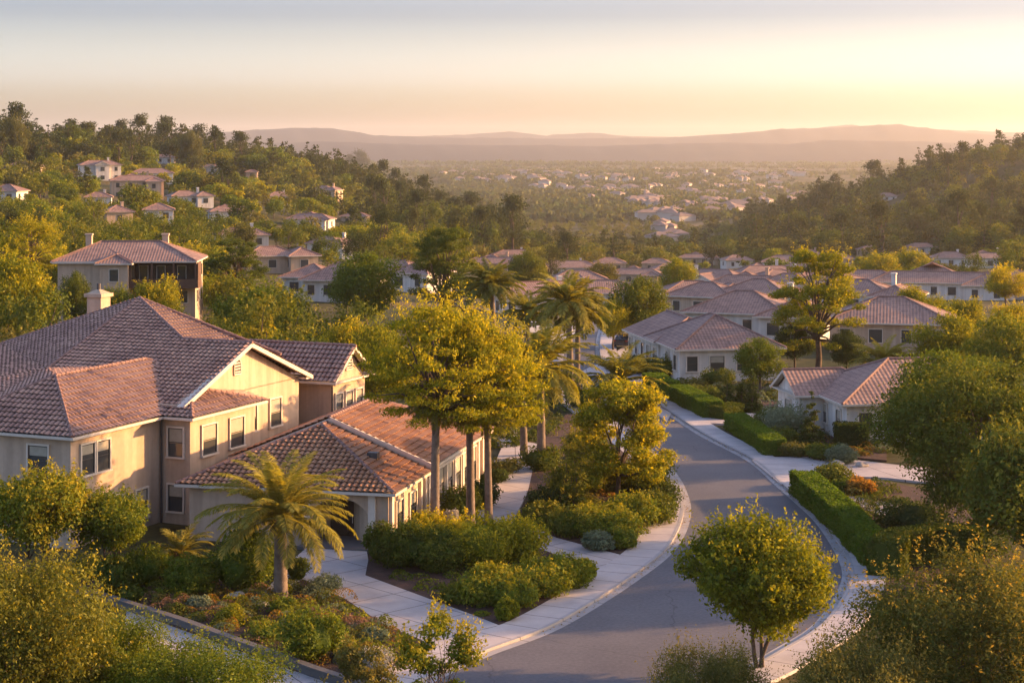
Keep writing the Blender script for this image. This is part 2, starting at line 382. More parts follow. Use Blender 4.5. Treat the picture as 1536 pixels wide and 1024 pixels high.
def clumps_pine(rng, R, H, z0, k, cr):
    out = []
    for i in range(k):
        f = rng.random() ** .8; z = z0 + (H - z0) * f
        rad = R * (math.sin(PI * (.18 + .74 * f)) ** .8) * (.75 + .5 * rng.random())
        a = rng.random() * 2 * PI; rr = rad * (.2 + .75 * rng.random()); s = cr * R * (.6 + .8 * rng.random())
        out.append((math.cos(a) * rr, math.sin(a) * rr, z, s, s, s * .5))
    out.append((0, 0, H - .05 * H, R * .25, R * .25, R * .3))
    return out

def limbs(mb, rng, H, r0, clumps, zsplit, nb=14, lean=(0, 0), stems=1, spread=.0):
    """trunk that forks into limbs reaching the clumps"""
    C = np.array(clumps); idx = rng.choice(len(C), min(nb, len(C)), replace=False)
    tops = []
    for s in range(stems):
        a = 2 * PI * s / stems + rng.random(); o = spread if stems > 1 else 0
        b0 = Vector((math.cos(a) * o * .25, math.sin(a) * o * .25, -.15))
        sp = Vector((lean[0] + math.cos(a) * o, lean[1] + math.sin(a) * o, zsplit))
        md = (b0 + sp) / 2 + Vector((rng.normal() * .06, rng.normal() * .06, 0)) * H * .2
        r = r0 / stems ** .5
        tp = Vector((sp.x * 1.1, sp.y * 1.1, zsplit + (H - zsplit) * .62))
        mb.tube([b0, b0 * .8 + md * .2, md, sp, (sp + tp) / 2 + Vector((rng.normal(), rng.normal(), 0)) * r, tp], [r * 1.5, r * 1.1, r * .95, r * .8, r * .45, r * .15], 9)
        tops.append((sp, tp, r))
    for n_, i in enumerate(idx):
        sp, tp, r = tops[n_ % stems]; c = Vector(C[i, :3])
        f = max(0, min(.8, (c.z - zsplit) / max(.1, H - zsplit) * .7 * rng.random()))
        s = sp.lerp(tp, f); m_ = s.lerp(c, .5) + Vector((0, 0, .12 * (c - s).length)) + Vector(rng.normal(size=3)) * .04 * (c - s).length
        mb.tube([s, s.lerp(m_, .5) + Vector(rng.normal(size=3)) * .03 * (c - s).length, m_, c], [r * .5, r * .38, r * .26, r * .08], 6)

PROTO = {}
def tree_proto(key, kind, seed, H, R, z0, nleaf, size, mat, zsplit=None, cr=.3, k=50, aspect=.55, trunk_r=None, **kw):
    """makes crown and trunk data once, at the origin"""
    rng = np.random.default_rng(seed)
    if kind == 'round':
        cl = clumps_round(rng, R, (H - z0) / 2, (H + z0) / 2, k, cr, flat=kw.get('flat', .8), inner=kw.get('inner', .25))
    elif kind == 'cone':
        cl = clumps_cone(rng, R, H, z0, kw.get('levels', 10), kw.get('per', 7), cr, kw.get('flat', .35), kw.get('power', 1.))
    elif kind == 'layered':
        cl = []
        for i in range(k):
            f = rng.random(); z = z0 + (H - z0) * f; prof = math.sin(PI * (.2 + .72 * (f ** .8))) ** .6
            a = rng.random() * 2 * PI; rr = R * prof * (.25 + .7 * rng.random() ** .6); s = cr * R * (.6 + .7 * rng.random())
            cl.append((math.cos(a) * rr, math.sin(a) * rr, z, s, s, s * kw.get('flat', .4)))
    else:
        cl = clumps_pine(rng, R, H, z0, k, cr)
    if kw.get('extra'): cl += kw['extra']
    q, val = cloud(rng, cl, nleaf, size, aspect, shell=kw.get('shell', .45), hang=kw.get('hang', 0.), jit=kw.get('jit', .8))
    if kw.get('sprigs'):
        # upright shoots that break the outline
        ns = kw['sprigs']; C = np.array(cl); C = C[np.argsort(-(C[:, 2] + .3 * np.hypot(C[:, 0], C[:, 1])))[:max(6, len(C) * 2 // 3)]]
        i = rng.integers(0, len(C), ns); d = unit(rng.normal(size=(ns, 3)) * .5 + np.array([0, 0, 1.0]) + unit(C[i, :3] - np.array([0, 0, (H + z0) / 2])) * .6)
        base = C[i, :3] + d * C[i, 3:6] * .8; ln = kw.get('sprig_len', R * .22) * (.5 + rng.random(ns))
        per = 14; tt = rng.random((ns, per)); pp = base[:, None] + d[:, None] * (ln[:, None] * tt)[..., None] + rng.normal(size=(ns, per, 3)) * size * .35
        q2 = leaf_quads(rng, pp.reshape(-1, 3), np.repeat(d, per, 0), size * .9, aspect, 1.0)
        v2 = np.clip(.55 + .5 * tt.ravel() + rng.normal(0, .12, ns * per), 0, 1)
        q = np.concatenate([q, q2]); val = np.concatenate([val, v2])
    mb = MB(); limbs(mb, rng, H, trunk_r or (.028 * H), cl, zsplit if zsplit is not None else max(z0 * .8, .12 * H), nb=kw.get('nb', 14), stems=kw.get('stems', 1), spread=kw.get('spread', 0))
    PROTO[key] = dict(q=q, val=val, mb=mb, mat=mat, H=H, R=R, z0=z0)
    return PROTO[key]
def proto_meshes(p, bark):
    if 'cm' not in p:
        V, Fq = quads_to(p['q'])
        o = mesh_obj('crown', V, Fq, p['mat'], attr=p['val']); p['cm'] = o.data; bpy.data.objects.remove(o)
        o = mesh_obj('trunk', p['mb'].V, p['mb'].F, bark, smooth=True); p['tm'] = o.data; bpy.data.objects.remove(o)
    return p['cm'], p['tm']
def put_tree(key, name, label, cat, x, y, z=None, s=1., sz=None, rz=None, group=None, mat=None):
    p = PROTO[key]; cm, tm = proto_meshes(p, M['bark'])
    z = float(tz(x, y)) - .02 if z is None else z
    r = root(name, (x, y, z), label, cat, group); r.scale = (s, s, sz or s); r.rotation_euler = (0, 0, rnd.random() * 6.28 if rz is None else rz)
    for nm, me in (('trunk', tm), ('crown', cm)):
        c = bpy.data.objects.new(nm, me); COL.objects.link(c); c.parent = r
        if nm == 'crown' and mat: 
            c.material_slots[0].link = 'OBJECT'; c.material_slots[0].material = mat
    return r

def ico(sub=2):
    bm = bmesh.new(); bmesh.ops.create_icosphere(bm, subdivisions=sub, radius=1)
    V = np.array([v.co[:] for v in bm.verts]); Fq = np.array([[v.index for v in f.verts] for f in bm.faces]); bm.free()
    return V, Fq
IV, IF = ico(3)
def bush(name, label, x, y, w, h, mat, n=2500, leaf=.13, seed=0, z=None, core=True, k=14, cat='shrub', group=None, d=None, aspect=.5, hang=0., cr=.42, neat=False, sprigs=0):
    """a rounded shrub: lumpy body dense with leaves, down to the ground"""
    rng = np.random.default_rng(seed or int(abs(x * 91 + y * 37)))
    z = float(tz(x, y)) if z is None else z
    R = w / 2; D = (d or w) / 2
    cl = []
    if neat:
        cl = [(0, 0, h * .5, R, D, h * .5)]
    else:
        for i in range(k):
            u_ = unit(rng.normal(size=3)); s = cr * min(R, D) * (.7 + .6 * rng.random()); sz_ = min(s, h * .42)
            cl.append((u_[0] * (R - s * .7) * .95, u_[1] * (D - s * .7) * .95, max(sz_ * .7, h * .5 + u_[2] * (h * .5 - sz_ * .7)), s, s, sz_))
        cl.append((0, 0, h * .42, R * .72, D * .72, h * .45))
    q, val = cloud(rng, cl, n, leaf, aspect, shell=.8 if neat else .55, hang=hang, up=.5)
    if sprigs:
        C = np.array(cl); i = rng.integers(0, len(C), sprigs); dd = unit(rng.normal(size=(sprigs, 3)) * .45 + np.array([0, 0, 1.1])); base = C[i, :3] + dd * C[i, 3:6] * .85
        per = 10; tt = rng.random((sprigs, per)); ln = h * .16 * (.5 + rng.random(sprigs))
        pp = base[:, None] + dd[:, None] * (ln[:, None] * tt)[..., None] + rng.normal(size=(sprigs, per, 3)) * leaf * .3
        q = np.concatenate([q, leaf_quads(rng, pp.reshape(-1, 3), np.repeat(dd, per, 0), leaf * .9, aspect, 1.)]); val = np.concatenate([val, np.clip(.6 + .4 * tt.ravel(), 0, 1)])
    q[..., 2] = np.maximum(q[..., 2], .01)
    V, Fq = quads_to(q)
    # inner body of twigs and leaves
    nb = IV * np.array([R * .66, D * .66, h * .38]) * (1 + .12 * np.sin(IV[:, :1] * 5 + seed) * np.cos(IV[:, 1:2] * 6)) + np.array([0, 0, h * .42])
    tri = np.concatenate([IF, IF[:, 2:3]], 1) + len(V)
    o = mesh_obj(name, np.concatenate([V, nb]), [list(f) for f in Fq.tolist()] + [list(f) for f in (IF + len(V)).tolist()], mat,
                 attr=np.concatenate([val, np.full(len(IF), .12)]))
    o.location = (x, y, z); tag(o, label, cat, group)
    return o

def hedge(name, label, pts, w, h, mat, leaf=.11, dens=330, z=0., group=None, cat='hedge', seed=1):
    """clipped hedge along a line"""
    rng = np.random.default_rng(seed); Q = []; Vb = MB()
    pts = [np.array(p[:2], float) for p in pts]
    segs = list(zip(pts[:-1], pts[1:]))
    L_, R_ = [], []
    for i, p in enumerate(pts):
        d = unit(pts[min(i + 1, len(pts) - 1)] - pts[max(i - 1, 0)]); nn = np.array([-d[1], d[0]])
        L_.append(p + nn * w / 2); R_.append(p - nn * w / 2)
    poly = L_ + R_[::-1]
    def shr(a, f): return a * (1 - f)
    c = sum(poly) / len(poly)
    inn = [p_ + unit(q_ - p_) * .07 for p_, q_ in zip(poly, R_ + L_[::-1])]
    for i in range(len(pts) - 1):
        a, b_, c_, d_ = inn[i], inn[i + 1], inn[len(poly) - 2 - i], inn[len(poly) - 1 - i]
        Vb.prism([(*a, 0), (*d_, 0), (*c_, 0), (*b_, 0)], z, z + h - .07)
    def face(a, b_, z0, z1, nrm):
        ln = np.linalg.norm(b_ - a); n = int(ln * (z1 - z0) * dens)
        t = rng.random(n); zz = z0 + (z1 - z0) * rng.random(n)
        p = np.column_stack([a[0] + (b_[0] - a[0]) * t, a[1] + (b_[1] - a[1]) * t, zz])
        wob = .05 * np.sin(p[:, 0] * 2.1 + p[:, 1] * 1.7) + .04 * np.sin(zz * 5 + t * 9)
        p[:, :2] += nrm[:2] * (rng.normal(0, .03, n) + wob)[:, None]
        Q.append(leaf_quads(rng, p, np.tile(nrm, (n, 1)), leaf, .6, .8))
    for i in range(len(pts) - 1):
        for A, B_, sg in ((L_[i], L_[i + 1], 1), (R_[i], R_[i + 1], -1)):
            d = unit(B_ - A); face(A, B_, z, z + h, np.array([-d[1] * sg, d[0] * sg, 0.]))
        ln = np.linalg.norm(pts[i + 1] - pts[i]); n = int(ln * w * dens)
        s = rng.random(n)[:, None]; t = rng.random(n)[:, None]
        pa = L_[i] * (1 - s) + L_[i + 1] * s; pb = R_[i] * (1 - s) + R_[i + 1] * s; p = pa * (1 - t) + pb * t
        zz = z + h + rng.normal(0, .03, n) + .05 * np.sin(p[:, 0] * 1.9 + 1) * np.cos(p[:, 1] * 1.3)
        Q.append(leaf_quads(rng, np.column_stack([p, zz]), np.tile([0, 0, 1.], (n, 1)), leaf, .6, .7))
    for A, B_, d in ((L_[0], R_[0], -unit(pts[1] - pts[0])), (L_[-1], R_[-1], unit(pts[-1] - pts[-2]))):
        face(A, B_, z, z + h, np.array([d[0], d[1], 0.]))
    q = np.concatenate(Q); V, Fq = quads_to(q); n0 = len(V)
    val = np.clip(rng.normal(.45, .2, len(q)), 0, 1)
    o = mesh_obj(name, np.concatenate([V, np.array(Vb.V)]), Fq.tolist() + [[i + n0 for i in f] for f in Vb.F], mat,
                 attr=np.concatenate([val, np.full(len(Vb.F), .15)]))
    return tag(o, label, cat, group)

# palms -----------------------------------------------------------------
def frond_quads(rng, phi, th0, Lf, pairs, droop, lw, ll, fan=False):
    n = 16; s = np.linspace(0, 1, n); th = th0 - droop * s ** 1.4
    dx = np.cos(th) * Lf / (n - 1); dz = np.sin(th) * Lf / (n - 1)
    r = np.concatenate([[0], np.cumsum(dx)[:-1]]); z = np.concatenate([[0], np.cumsum(dz)[:-1]])
    ca, sa = math.cos(phi), math.sin(phi)
    pts = np.column_stack([r * ca, r * sa, z]); side = np.array([-sa, ca, 0.])
    Q = []
    # rachis
    for i in range(n - 1):
        w = .035 * (1 - s[i] * .8); Q.append([pts[i] - side * w, pts[i] + side * w, pts[i + 1] + side * w * .9, pts[i + 1] - side * w * .9])
        upv = np.array([0, 0, w]); Q.append([pts[i] - upv, pts[i] + upv, pts[i + 1] + upv * .9, pts[i + 1] - upv * .9])
    ts = np.linspace(.14, .99, pairs)
    for sg in (-1, 1):
        t = ts + rng.normal(0, .006, pairs); t = np.clip(t, .1, .999)
        base = np.column_stack([np.interp(t, s, pts[:, k]) for k in range(3)])
        tang = unit(np.column_stack([np.interp(np.minimum(t + .04, 1), s, pts[:, k]) - np.interp(t - .04, s, pts[:, k]) for k in range(3)]))
        ln = ll * np.sin(PI * np.clip(.12 + .83 * t, 0, 1)) ** .6 * (.85 + .3 * rng.random(pairs))
        d = unit(tang * .65 + side * sg * .8 + np.array([0, 0, -.12]) + rng.normal(0, .08, (pairs, 3)))
        tip = base + d * ln[:, None] + np.array([0, 0, -1.]) * (ln ** 2 * .28)[:, None]
        md = (base + tip) / 2 + np.array([0, 0, .05]) * ln[:, None]
        wv = unit(np.cross(d, np.cross(tang, d) + rng.normal(0, .2, (pairs, 3)))) * (lw * .5)
        Q += list(np.stack([base, md + wv, tip, md - wv], 1))
    return np.array(Q, float)
def palm_proto(key, seed, trunkH, r0, r1, nf, Lf, pairs, ll=.55, lw=.06, mat=None, dead=.0, base_bulge=1.3, curve=.3, lo=100, drp=55):
    rng = np.random.default_rng(seed); Q = []; val = []
    for i in range(nf):
        f = i / nf; phi = i * 2.39996 + rng.normal() * .15
        th0 = math.radians(84 - lo * f ** .85 + rng.normal() * 6)
        fl = frond_quads(rng, phi, th0, Lf * (.8 + .25 * rng.random()) * (.85 + .15 * math.sin(PI * f)), pairs, math.radians(drp + 35 * rng.random()), lw, ll)
        fl += np.array([0, 0, trunkH + .15 * (1 - f)]); Q.append(fl)
        val.append(np.clip(rng.normal(.55 - .25 * f + .2 * (f > .85), .12, len(fl)), 0, 1))
    mb = MB(); n = 26; pts = []; rad = []
    for i in range(n):
        f = i / (n - 1); pts.append((curve * f * f * math.cos(seed), curve * f * f * math.sin(seed), -.15 + (trunkH + .15) * f))
        rad.append((r0 * (1 - f) + r1 * f) * (1 + (base_bulge - 1) * math.exp(-f * 9)) * (1 + .05 * (i % 2)))
    off = np.array([pts[-1][0], pts[-1][1], 0])
    mb.tube(pts, rad, 12)
    bs = MB()   # old leaf bases under the crown
    for i in range(44):
        a = i * 2.39996; z = trunkH - .75 + .85 * i / 44; c = Vector((off[0] + math.cos(a) * r1 * 1.05, off[1] + math.sin(a) * r1 * 1.05, z))
        d = Vector((math.cos(a), math.sin(a), 1.1)).normalized(); bs.tube([c - d * .1, c + d * .3], [.075, .035], 5)
    PROTO[key] = dict(q=np.concatenate(Q) + off, val=np.concatenate(val), mb=mb, bs=bs, mat=mat or L['palm'], H=trunkH, R=Lf)
M['palmtrunk'] = noisy('palm_trunk', [(.3, (.10, .075, .055)), (.7, (.22, .17, .13))], 2.5, .9, bump=.6, bscale=12, dist=.03)
M['boots'] = noisy('palm_leaf_bases', [(.3, (.08, .045, .025)), (.7, (.2, .12, .06))], 5, .9)
def put_palm(key, label, x, y, z=None, s=1., rz=0., group=None, sz=None, name='palm_tree'):
    p = PROTO[key]
    if 'cm' not in p:
        V, Fq = quads_to(p['q']); o = mesh_obj('crown', V, Fq, p['mat'], attr=p['val']); p['cm'] = o.data; bpy.data.objects.remove(o)
        o = mesh_obj('trunk', p['mb'].V, p['mb'].F, M['palmtrunk'], smooth=True); p['tm'] = o.data; bpy.data.objects.remove(o)
        o = mesh_obj('leaf_bases', p['bs'].V, p['bs'].F, M['boots']); p['bm'] = o.data; bpy.data.objects.remove(o)
    z = float(tz(x, y)) - .02 if z is None else z
    r = root(name, (x, y, z), label, 'palm', group); r.scale = (s, s, sz or s); r.rotation_euler = (0, 0, rz)
    for nm, me in (('trunk', p['tm']), ('crown', p['cm']), ('leaf_bases', p['bm'])):
        c = bpy.data.objects.new(nm, me); COL.objects.link(c); c.parent = r
    return r

# ------------------------------------------------------------------ roofs and houses
class Roof:
    def __init__(s, tiled): s.t = tiled; s.V = []; s.F = []; s.UV = []; s.caps = []; s.eaves = []; s.n = 0; s.rng = np.random.default_rng(5)
    def plane(s, poly, sd):
        poly = [Vector(p) for p in poly]; sd = Vector(sd).normalized()
        nn = Vector((0, 0, 0))
        for i in range(1, len(poly) - 1): nn += (poly[i] - poly[0]).cross(poly[i + 1] - poly[0])
        nn.normalize()
        if nn.z < 0: nn = -nn
        sd = (sd - nn * sd.dot(nn)).normalized(); td = nn.cross(sd)
        if td.z < 0: td = -td; sd = -sd
        o = poly[0]; S = [(p - o).dot(sd) for p in poly]; T = [(p - o).dot(td) for p in poly]
        s0, s1, t0, t1 = min(S), max(S), min(T), max(T)
        bm = bmesh.new()
        if s.t:
            st = .34 / 6; nc = int((s1 - s0) / st) + 2; nr = int((t1 - t0) / .43) + 1
            xs = s0 + np.arange(nc) * st
            h = .085 * (.5 + .5 * np.cos(2 * PI * xs / .34)) ** .7
            rows = []
            ti = np.floor(xs / .34).astype(int); ti -= ti.min()
            for j in range(nr):
                jt = s.rng.normal(0, .009, ti.max() + 1)[ti]
                rows.append((t0 + j * .43, h + .085 + jt)); rows.append((t0 + (j + 1) * .43 - .002, h + .01 + jt))
            vs = [[bm.verts.new(o + sd * float(x) + td * t + nn * float(z_)) for x, z_ in zip(xs, hh)] for t, hh in rows]
            for a, b_ in zip(vs[:-1], vs[1:]):
                for i in range(nc - 1): bm.faces.new((a[i], a[i + 1], b_[i + 1], b_[i]))
        else:
            q = [(s0 - .1, t0 - .1), (s1 + .1, t0 - .1), (s1 + .1, t1 + .1), (s0 - .1, t1 + .1)]
            bm.faces.new([bm.verts.new(o + sd * a + td * b_ + nn * .03) for a, b_ in q])
        cen = sum(poly, Vector()) / len(poly)
        for i in range(len(poly)):
            a, b_ = poly[i], poly[(i + 1) % len(poly)]
            if (b_ - a).length < 1e-4: continue
            no = (b_ - a).cross(nn).normalized()
            if no.dot(cen - a) > 0: no = -no
            bmesh.ops.bisect_plane(bm, geom=bm.verts[:] + bm.edges[:] + bm.faces[:], plane_co=a, plane_no=no, clear_outer=True)
        bm.verts.index_update()
        s.V += [v.co[:] for v in bm.verts]
        for f in bm.faces:
            vs_ = [v.index + s.n for v in f.verts]; s.F.append(vs_)
            s.UV += [((v.co - o).dot(sd) - s0 + 51, (v.co - o).dot(td) - t0 + 43) for v in f.verts]
        s.n += len(bm.verts); bm.free()
    def cap(s, a, b_, r=.11): s.caps.append((Vector(a), Vector(b_), r))
    def eave(s, a, b_): s.eaves.append((Vector(a), Vector(b_)))
    def build(s, parent, mat, detail=True):
        mesh_obj('roof', s.V, s.F, mat, parent, uv=s.UV)
        if s.caps:
            mb = MB(); ncap = len(s.caps)
            for a, b_, r in s.caps:
                if s.t: mb = MB()
                ln = (b_ - a).length; d = (b_ - a).normalized()
                if s.t:
                    k = max(1, int(ln / .42))
                    for i in range(k):
                        p0 = a + d * (ln * i / k) + Vector((0, 0, .07)); p1 = a + d * (ln * (i + 1) / k + .05) + Vector((0, 0, .05))
                        mb.tube([p0, p1], [r * 1.12, r * .92], 8)
                    mb.build('ridge_tiles', M['ridge'], parent)
                else:
                    mb.tube([a + Vector((0, 0, .05)), b_ + Vector((0, 0, .05))], r, 5)
            if not s.t: mb.build('ridge_tiles', M['ridge'], parent, smooth=False)
        if s.eaves and detail:
            mb = MB()
            for a, b_ in s.eaves:
                d = (b_ - a); ln = d.length; d.normalize(); side = d.cross(Vector((0, 0, 1)))
                mb.box((a + b_) / 2 + Vector((0, 0, -.05)), d * (ln / 2 + .05), side * .07, Vector((0, 0, .075)))
                if s.t: mb.build('gutter', M['gutter'], parent); mb = MB()
            if not s.t: mb.build('gutter', M['gutter'], parent)

def wing_roof(rf, T, w):
    x0, x1, y0, y1, e, pi_ = w['x0'], w['x1'], w['y0'], w['y1'], w['e'], w['pitch']; en = w.get('ends', ('hip', 'hip')); ax = w.get('axis', 'x')
    def Q(a, b_, z): return T(a, b_, z) if ax == 'x' else T(b_, a, z)
    if ax == 'y': x0, x1, y0, y1 = y0, y1, x0, x1
    hf = (y1 - y0) / 2; zr = e + hf * pi_; ym = (y0 + y1) / 2
    r0 = x0 + (hf if en[0] == 'hip' else 0); r1 = x1 - (hf if en[1] == 'hip' else 0)
    A, B, C_, D = Q(x0, y0, e), Q(x1, y0, e), Q(x1, y1, e), Q(x0, y1, e); R0, R1 = Q(r0, ym, zr), Q(r1, ym, zr)
    ex = Vector(B) - Vector(A); ey = Vector(D) - Vector(A)
    if r1 - r0 > .05:
        rf.plane([A, B, R1, R0], ex); rf.plane([D, C_, R1, R0], ex); rf.cap(R0, R1)
    else:
        rf.plane([A, B, R0], ex); rf.plane([D, C_, R0], ex)
    if en[0] == 'hip': rf.plane([A, D, R0], ey); rf.cap(A, R0); rf.cap(D, R0)
    if en[1] == 'hip': rf.plane([B, C_, R1], ey); rf.cap(B, R1); rf.cap(C_, R1)
    rf.eave(A, B); rf.eave(D, C_)
    if en[0] == 'hip': rf.eave(A, D)
    if en[1] == 'hip': rf.eave(B, C_)
    return zr
def wing_walls(mb, T, w, z0=-1.5, oh=.5, gtrim=None):
    x0, x1, y0, y1, e = w['x0'] + oh, w['x1'] - oh, w['y0'] + oh + w.get('fi', 0), w['y1'] - oh, w['e']
    en = w.get('ends', ('hip', 'hip')); ax = w.get('axis', 'x'); ez = e - .06
    mb.prism([T(x0, y0, 0), T(x1, y0, 0), T(x1, y1, 0), T(x0, y1, 0)], T(0, 0, z0)[2], T(0, 0, ez)[2])
    for k in (0, 1):
        if en[k] == 'gable':
            if ax == 'x':
                xx = (x0, x1)[k]; s = (1, -1)[k]; hf = (y1 - y0) / 2; ym = (y0 + y1) / 2; zz = e + hf * w['pitch'] + .02
                a, b_, c = (xx, y0), (xx, y1), (xx, ym); off = (s * .12, 0)
            else:
                yy = (y0, y1)[k]; s = (1, -1)[k]; hf = (x1 - x0) / 2; ym = (x0 + x1) / 2; zz = e + hf * w['pitch'] + .02
                a, b_, c = (x0, yy), (x1, yy), (ym, yy); off = (0, s * .12)
            n = len(mb.V)
            mb.V += [T(*a, ez), T(*b_, ez), T(*c, zz), T(a[0] + off[0], a[1] + off[1], ez), T(b_[0] + off[0], b_[1] + off[1], ez), T(c[0] + off[0], c[1] + off[1], zz)]
            for f in ((0, 1, 2), (5, 4, 3), (0, 3, 4, 1), (1, 4, 5, 2), (2, 5, 3, 0)): mb.F.append([n + i for i in f]); mb.M.append(0)
def soffit(mb, T, w):
    """eaves board under the roof edge, and rake boards on gables"""
    x0, x1, y0, y1, e = w['x0'] + .06, w['x1'] - .06, w['y0'] + .06, w['y1'] - .06, w['e']
    mb.prism([T(x0, y0, 0), T(x1, y0, 0), T(x1, y1, 0), T(x0, y1, 0)], T(0, 0, e - .13)[2], T(0, 0, e - .015)[2])
    en = w.get('ends', ('hip', 'hip')); ax = w.get('axis', 'x')
    for k in (0, 1):
        if en[k] != 'gable': continue
        if ax == 'x':
            xx = (w['x0'], w['x1'])[k]; s = (1, -1)[k]; hf = (w['y1'] - w['y0']) / 2; pts = [(xx, w['y0']), (xx, (w['y0'] + w['y1']) / 2), (xx, w['y1'])]; o = Vector(T(s, 0, 0)) - Vector(T(0, 0, 0))
        else:
            yy = (w['y0'], w['y1'])[k]; s = (1, -1)[k]; hf = (w['x1'] - w['x0']) / 2; pts = [(w['x0'], yy), ((w['x0'] + w['x1']) / 2, yy), (w['x1'], yy)]; o = Vector(T(0, s, 0)) - Vector(T(0, 0, 0))
        zz = [e, e + hf * w['pitch'], e]; P3 = [Vector(T(*p, z_)) for p, z_ in zip(pts, zz)]
        for a, b_ in ((P3[0], P3[1]), (P3[1], P3[2])):
            d = (b_ - a); c = (a + b_) / 2 + o * .05 + Vector((0, 0, -.1)); mb.box(c, d / 2, o * .05, Vector((0, 0, .11)))
            # soffit under the rake
            mb.box((a + b_) / 2 + o * .28 + Vector((0, 0, -.07)), d / 2, o * .22, Vector((0, 0, .03)))

def window(parent, c, nrm, w, h, detail=2, blind=.45, name='window', arch=False):
    """surround, sash, glass, blind and sill set into a wall at c (centre), nrm pointing out"""
    c = Vector(c); n_ = Vector(nrm).normalized(); hx = Vector((0, 0, 1)).cross(n_).normalized(); up = Vector((0, 0, 1))
    mb = MB()
    if detail >= 2:
        t = .10
        for s in (-1, 1):
            mb.box(c + hx * s * (w / 2 + t / 2) + n_ * .02, hx * t / 2, n_ * .07, up * (h / 2 + t), 0)
        mb.box(c + up * (h / 2 + t / 2) + n_ * .022, hx * (w / 2), n_ * .07, up * t / 2, 0)
        for s in (-1, 1):
            mb.box(c + hx * s * (w / 2 - .03) + n_ * .01, hx * .03, n_ * .03, up * h / 2, 1)
            mb.box(c + up * s * (h / 2 - .03) + n_ * .012, hx * (w / 2 - .06), n_ * .03, up * .03, 1)
        mb.box(c + n_ * .016, hx * (w / 2 - .06), n_ * .03, up * .025, 1)
        o = mb.build(name, [M['trim'], M['sash']], parent)
        g = MB(); g.box(c + n_ * .002, hx * (w / 2 - .05), n_ * .008, up * (h / 2 - .05)); g.build('pane', M['glass'], o)
        if blind:
            g = MB(); g.box(c + n_ * .018 + up * (h / 2 - .06 - (h * blind) / 2), hx * (w / 2 - .07), n_ * .004, up * (h * blind / 2)); g.build('blind', M['blind'], o)
        g = MB(); g.box(c - up * (h / 2 + .05) + n_ * .05, hx * (w / 2 + .12), n_ * .11, up * .05); g.build('sill', M['trim'], o)
    elif detail == 1:
        mb.box(c, hx * (w / 2 + .07), n_ * .05, up * (h / 2 + .07), 0)
        o = mb.build(name, [M['trim']], parent)
        g = MB(); g.box(c + n_ * .04, hx * w / 2, n_ * .02, up * h / 2); g.build('pane', M['glass'], o)
    else:
        mb.box(c, hx * w / 2, n_ * .06, up * h / 2, 0); o = mb.build(name, [M['glass']], parent)
    return o

HOUSES = []     # screen boxes and circles kept free of scattered trees
def house(label, loc, yaw, wings, wall='stucco_white', detail=1, group=None, roofm='roof_far', chim=(), step=2.7, wsize=(1.0, 1.35), cat='house', name='house', skip=(), extra=None, roofcolor=None):
    r = root(name, loc, label, cat, group); ca, sa = math.cos(yaw), math.sin(yaw)
    def T(p, q, z): return (loc[0] + p * ca - q * sa, loc[1] + p * sa + q * ca, loc[2] + z)
    mb = MB(); sf = MB(); rf = Roof(False); tops = []
    for k, w in enumerate(wings):
        w['e'] += k * .013; wing_walls(mb, T, w, z0=-2.5); soffit(sf, T, w); tops.append(wing_roof(rf, T, w))
    mb.build('wall', M[wall], r); sf.build('fascia', M['gutter'], r)
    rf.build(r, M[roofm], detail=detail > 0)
    for w_i, w in enumerate(wings):
        x0, x1, y0, y1 = w['x0'] + .5, w['x1'] - .5, w['y0'] + .5 + w.get('fi', 0), w['y1'] - .5
        for (a, b_, nx, ny) in (((x0, y0), (x1, y0), 0, -1), ((x1, y0), (x1, y1), 1, 0), ((x1, y1), (x0, y1), 0, 1), ((x0, y1), (x0, y0), -1, 0)):
            A = Vector(T(*a, 0)); B = Vector(T(*b_, 0)); n_ = Vector(T(nx, ny, 0)) - Vector(T(0, 0, 0)); mid = (A + B) / 2
            v = Vector((0, 0, 0)) - mid; v.z = 0
            if v.normalized().dot(n_) < .12: continue
            ln = (B - A).length; k = max(1, int((ln - .8) / step))
            for i in range(k):
                f = (i + .5) / k; lx, ly = a[0] + (b_[0] - a[0]) * f, a[1] + (b_[1] - a[1]) * f
                if any(j != w_i and o_['x0'] + .3 < lx < o_['x1'] - .3 and o_['y0'] + .3 < ly < o_['y1'] - .3 for j, o_ in enumerate(wings)): continue
                for fl in range(w.get('fl', 1)):
                    zc = w['e'] - 1.35 - 2.9 * fl
                    c = Vector(T(lx, ly, zc)) + n_ * .02
                    window(r, c, n_, wsize[0] * (1.0 + .35 * ((i * 7 + w_i) % 3 == 1)), wsize[1], detail, blind=(0, .4, .55)[(i + w_i + fl) % 3])
    for (p, q, z, s) in chim:
        c = MB(); c.box(T(p, q, z / 2 + 1), (s * ca, s * sa, 0), (-s * sa, s * ca, 0), (0, 0, z / 2 - 1)); c.box(T(p, q, z + .08), (s * 1.25 * ca, s * 1.25 * sa, 0), (-s * 1.25 * sa, s * 1.25 * ca, 0), (0, 0, .1)); c.build('chimney', M[wall], r)
    if extra: extra(r, T)
    xs, vs = [], []
    for w in wings:
        for p in (w['x0'], w['x1']):
            for q in (w['y0'], w['y1']):
                a = T(p, q, w['e'] + 1.5); u, v = proj(*a); xs.append(u); vs.append(v); vs.append(proj(*T(p, q, .6))[1])
    R = max(max(abs(w['x0']), abs(w['x1']), abs(w['y0']), abs(w['y1'])) for w in wings)
    HOUSES.append(dict(u0=min(xs), u1=max(xs), v0=min(vs), v1=max(vs), x=loc[0], y=loc[1], R=R * .85, top=max(tops)))
    return r

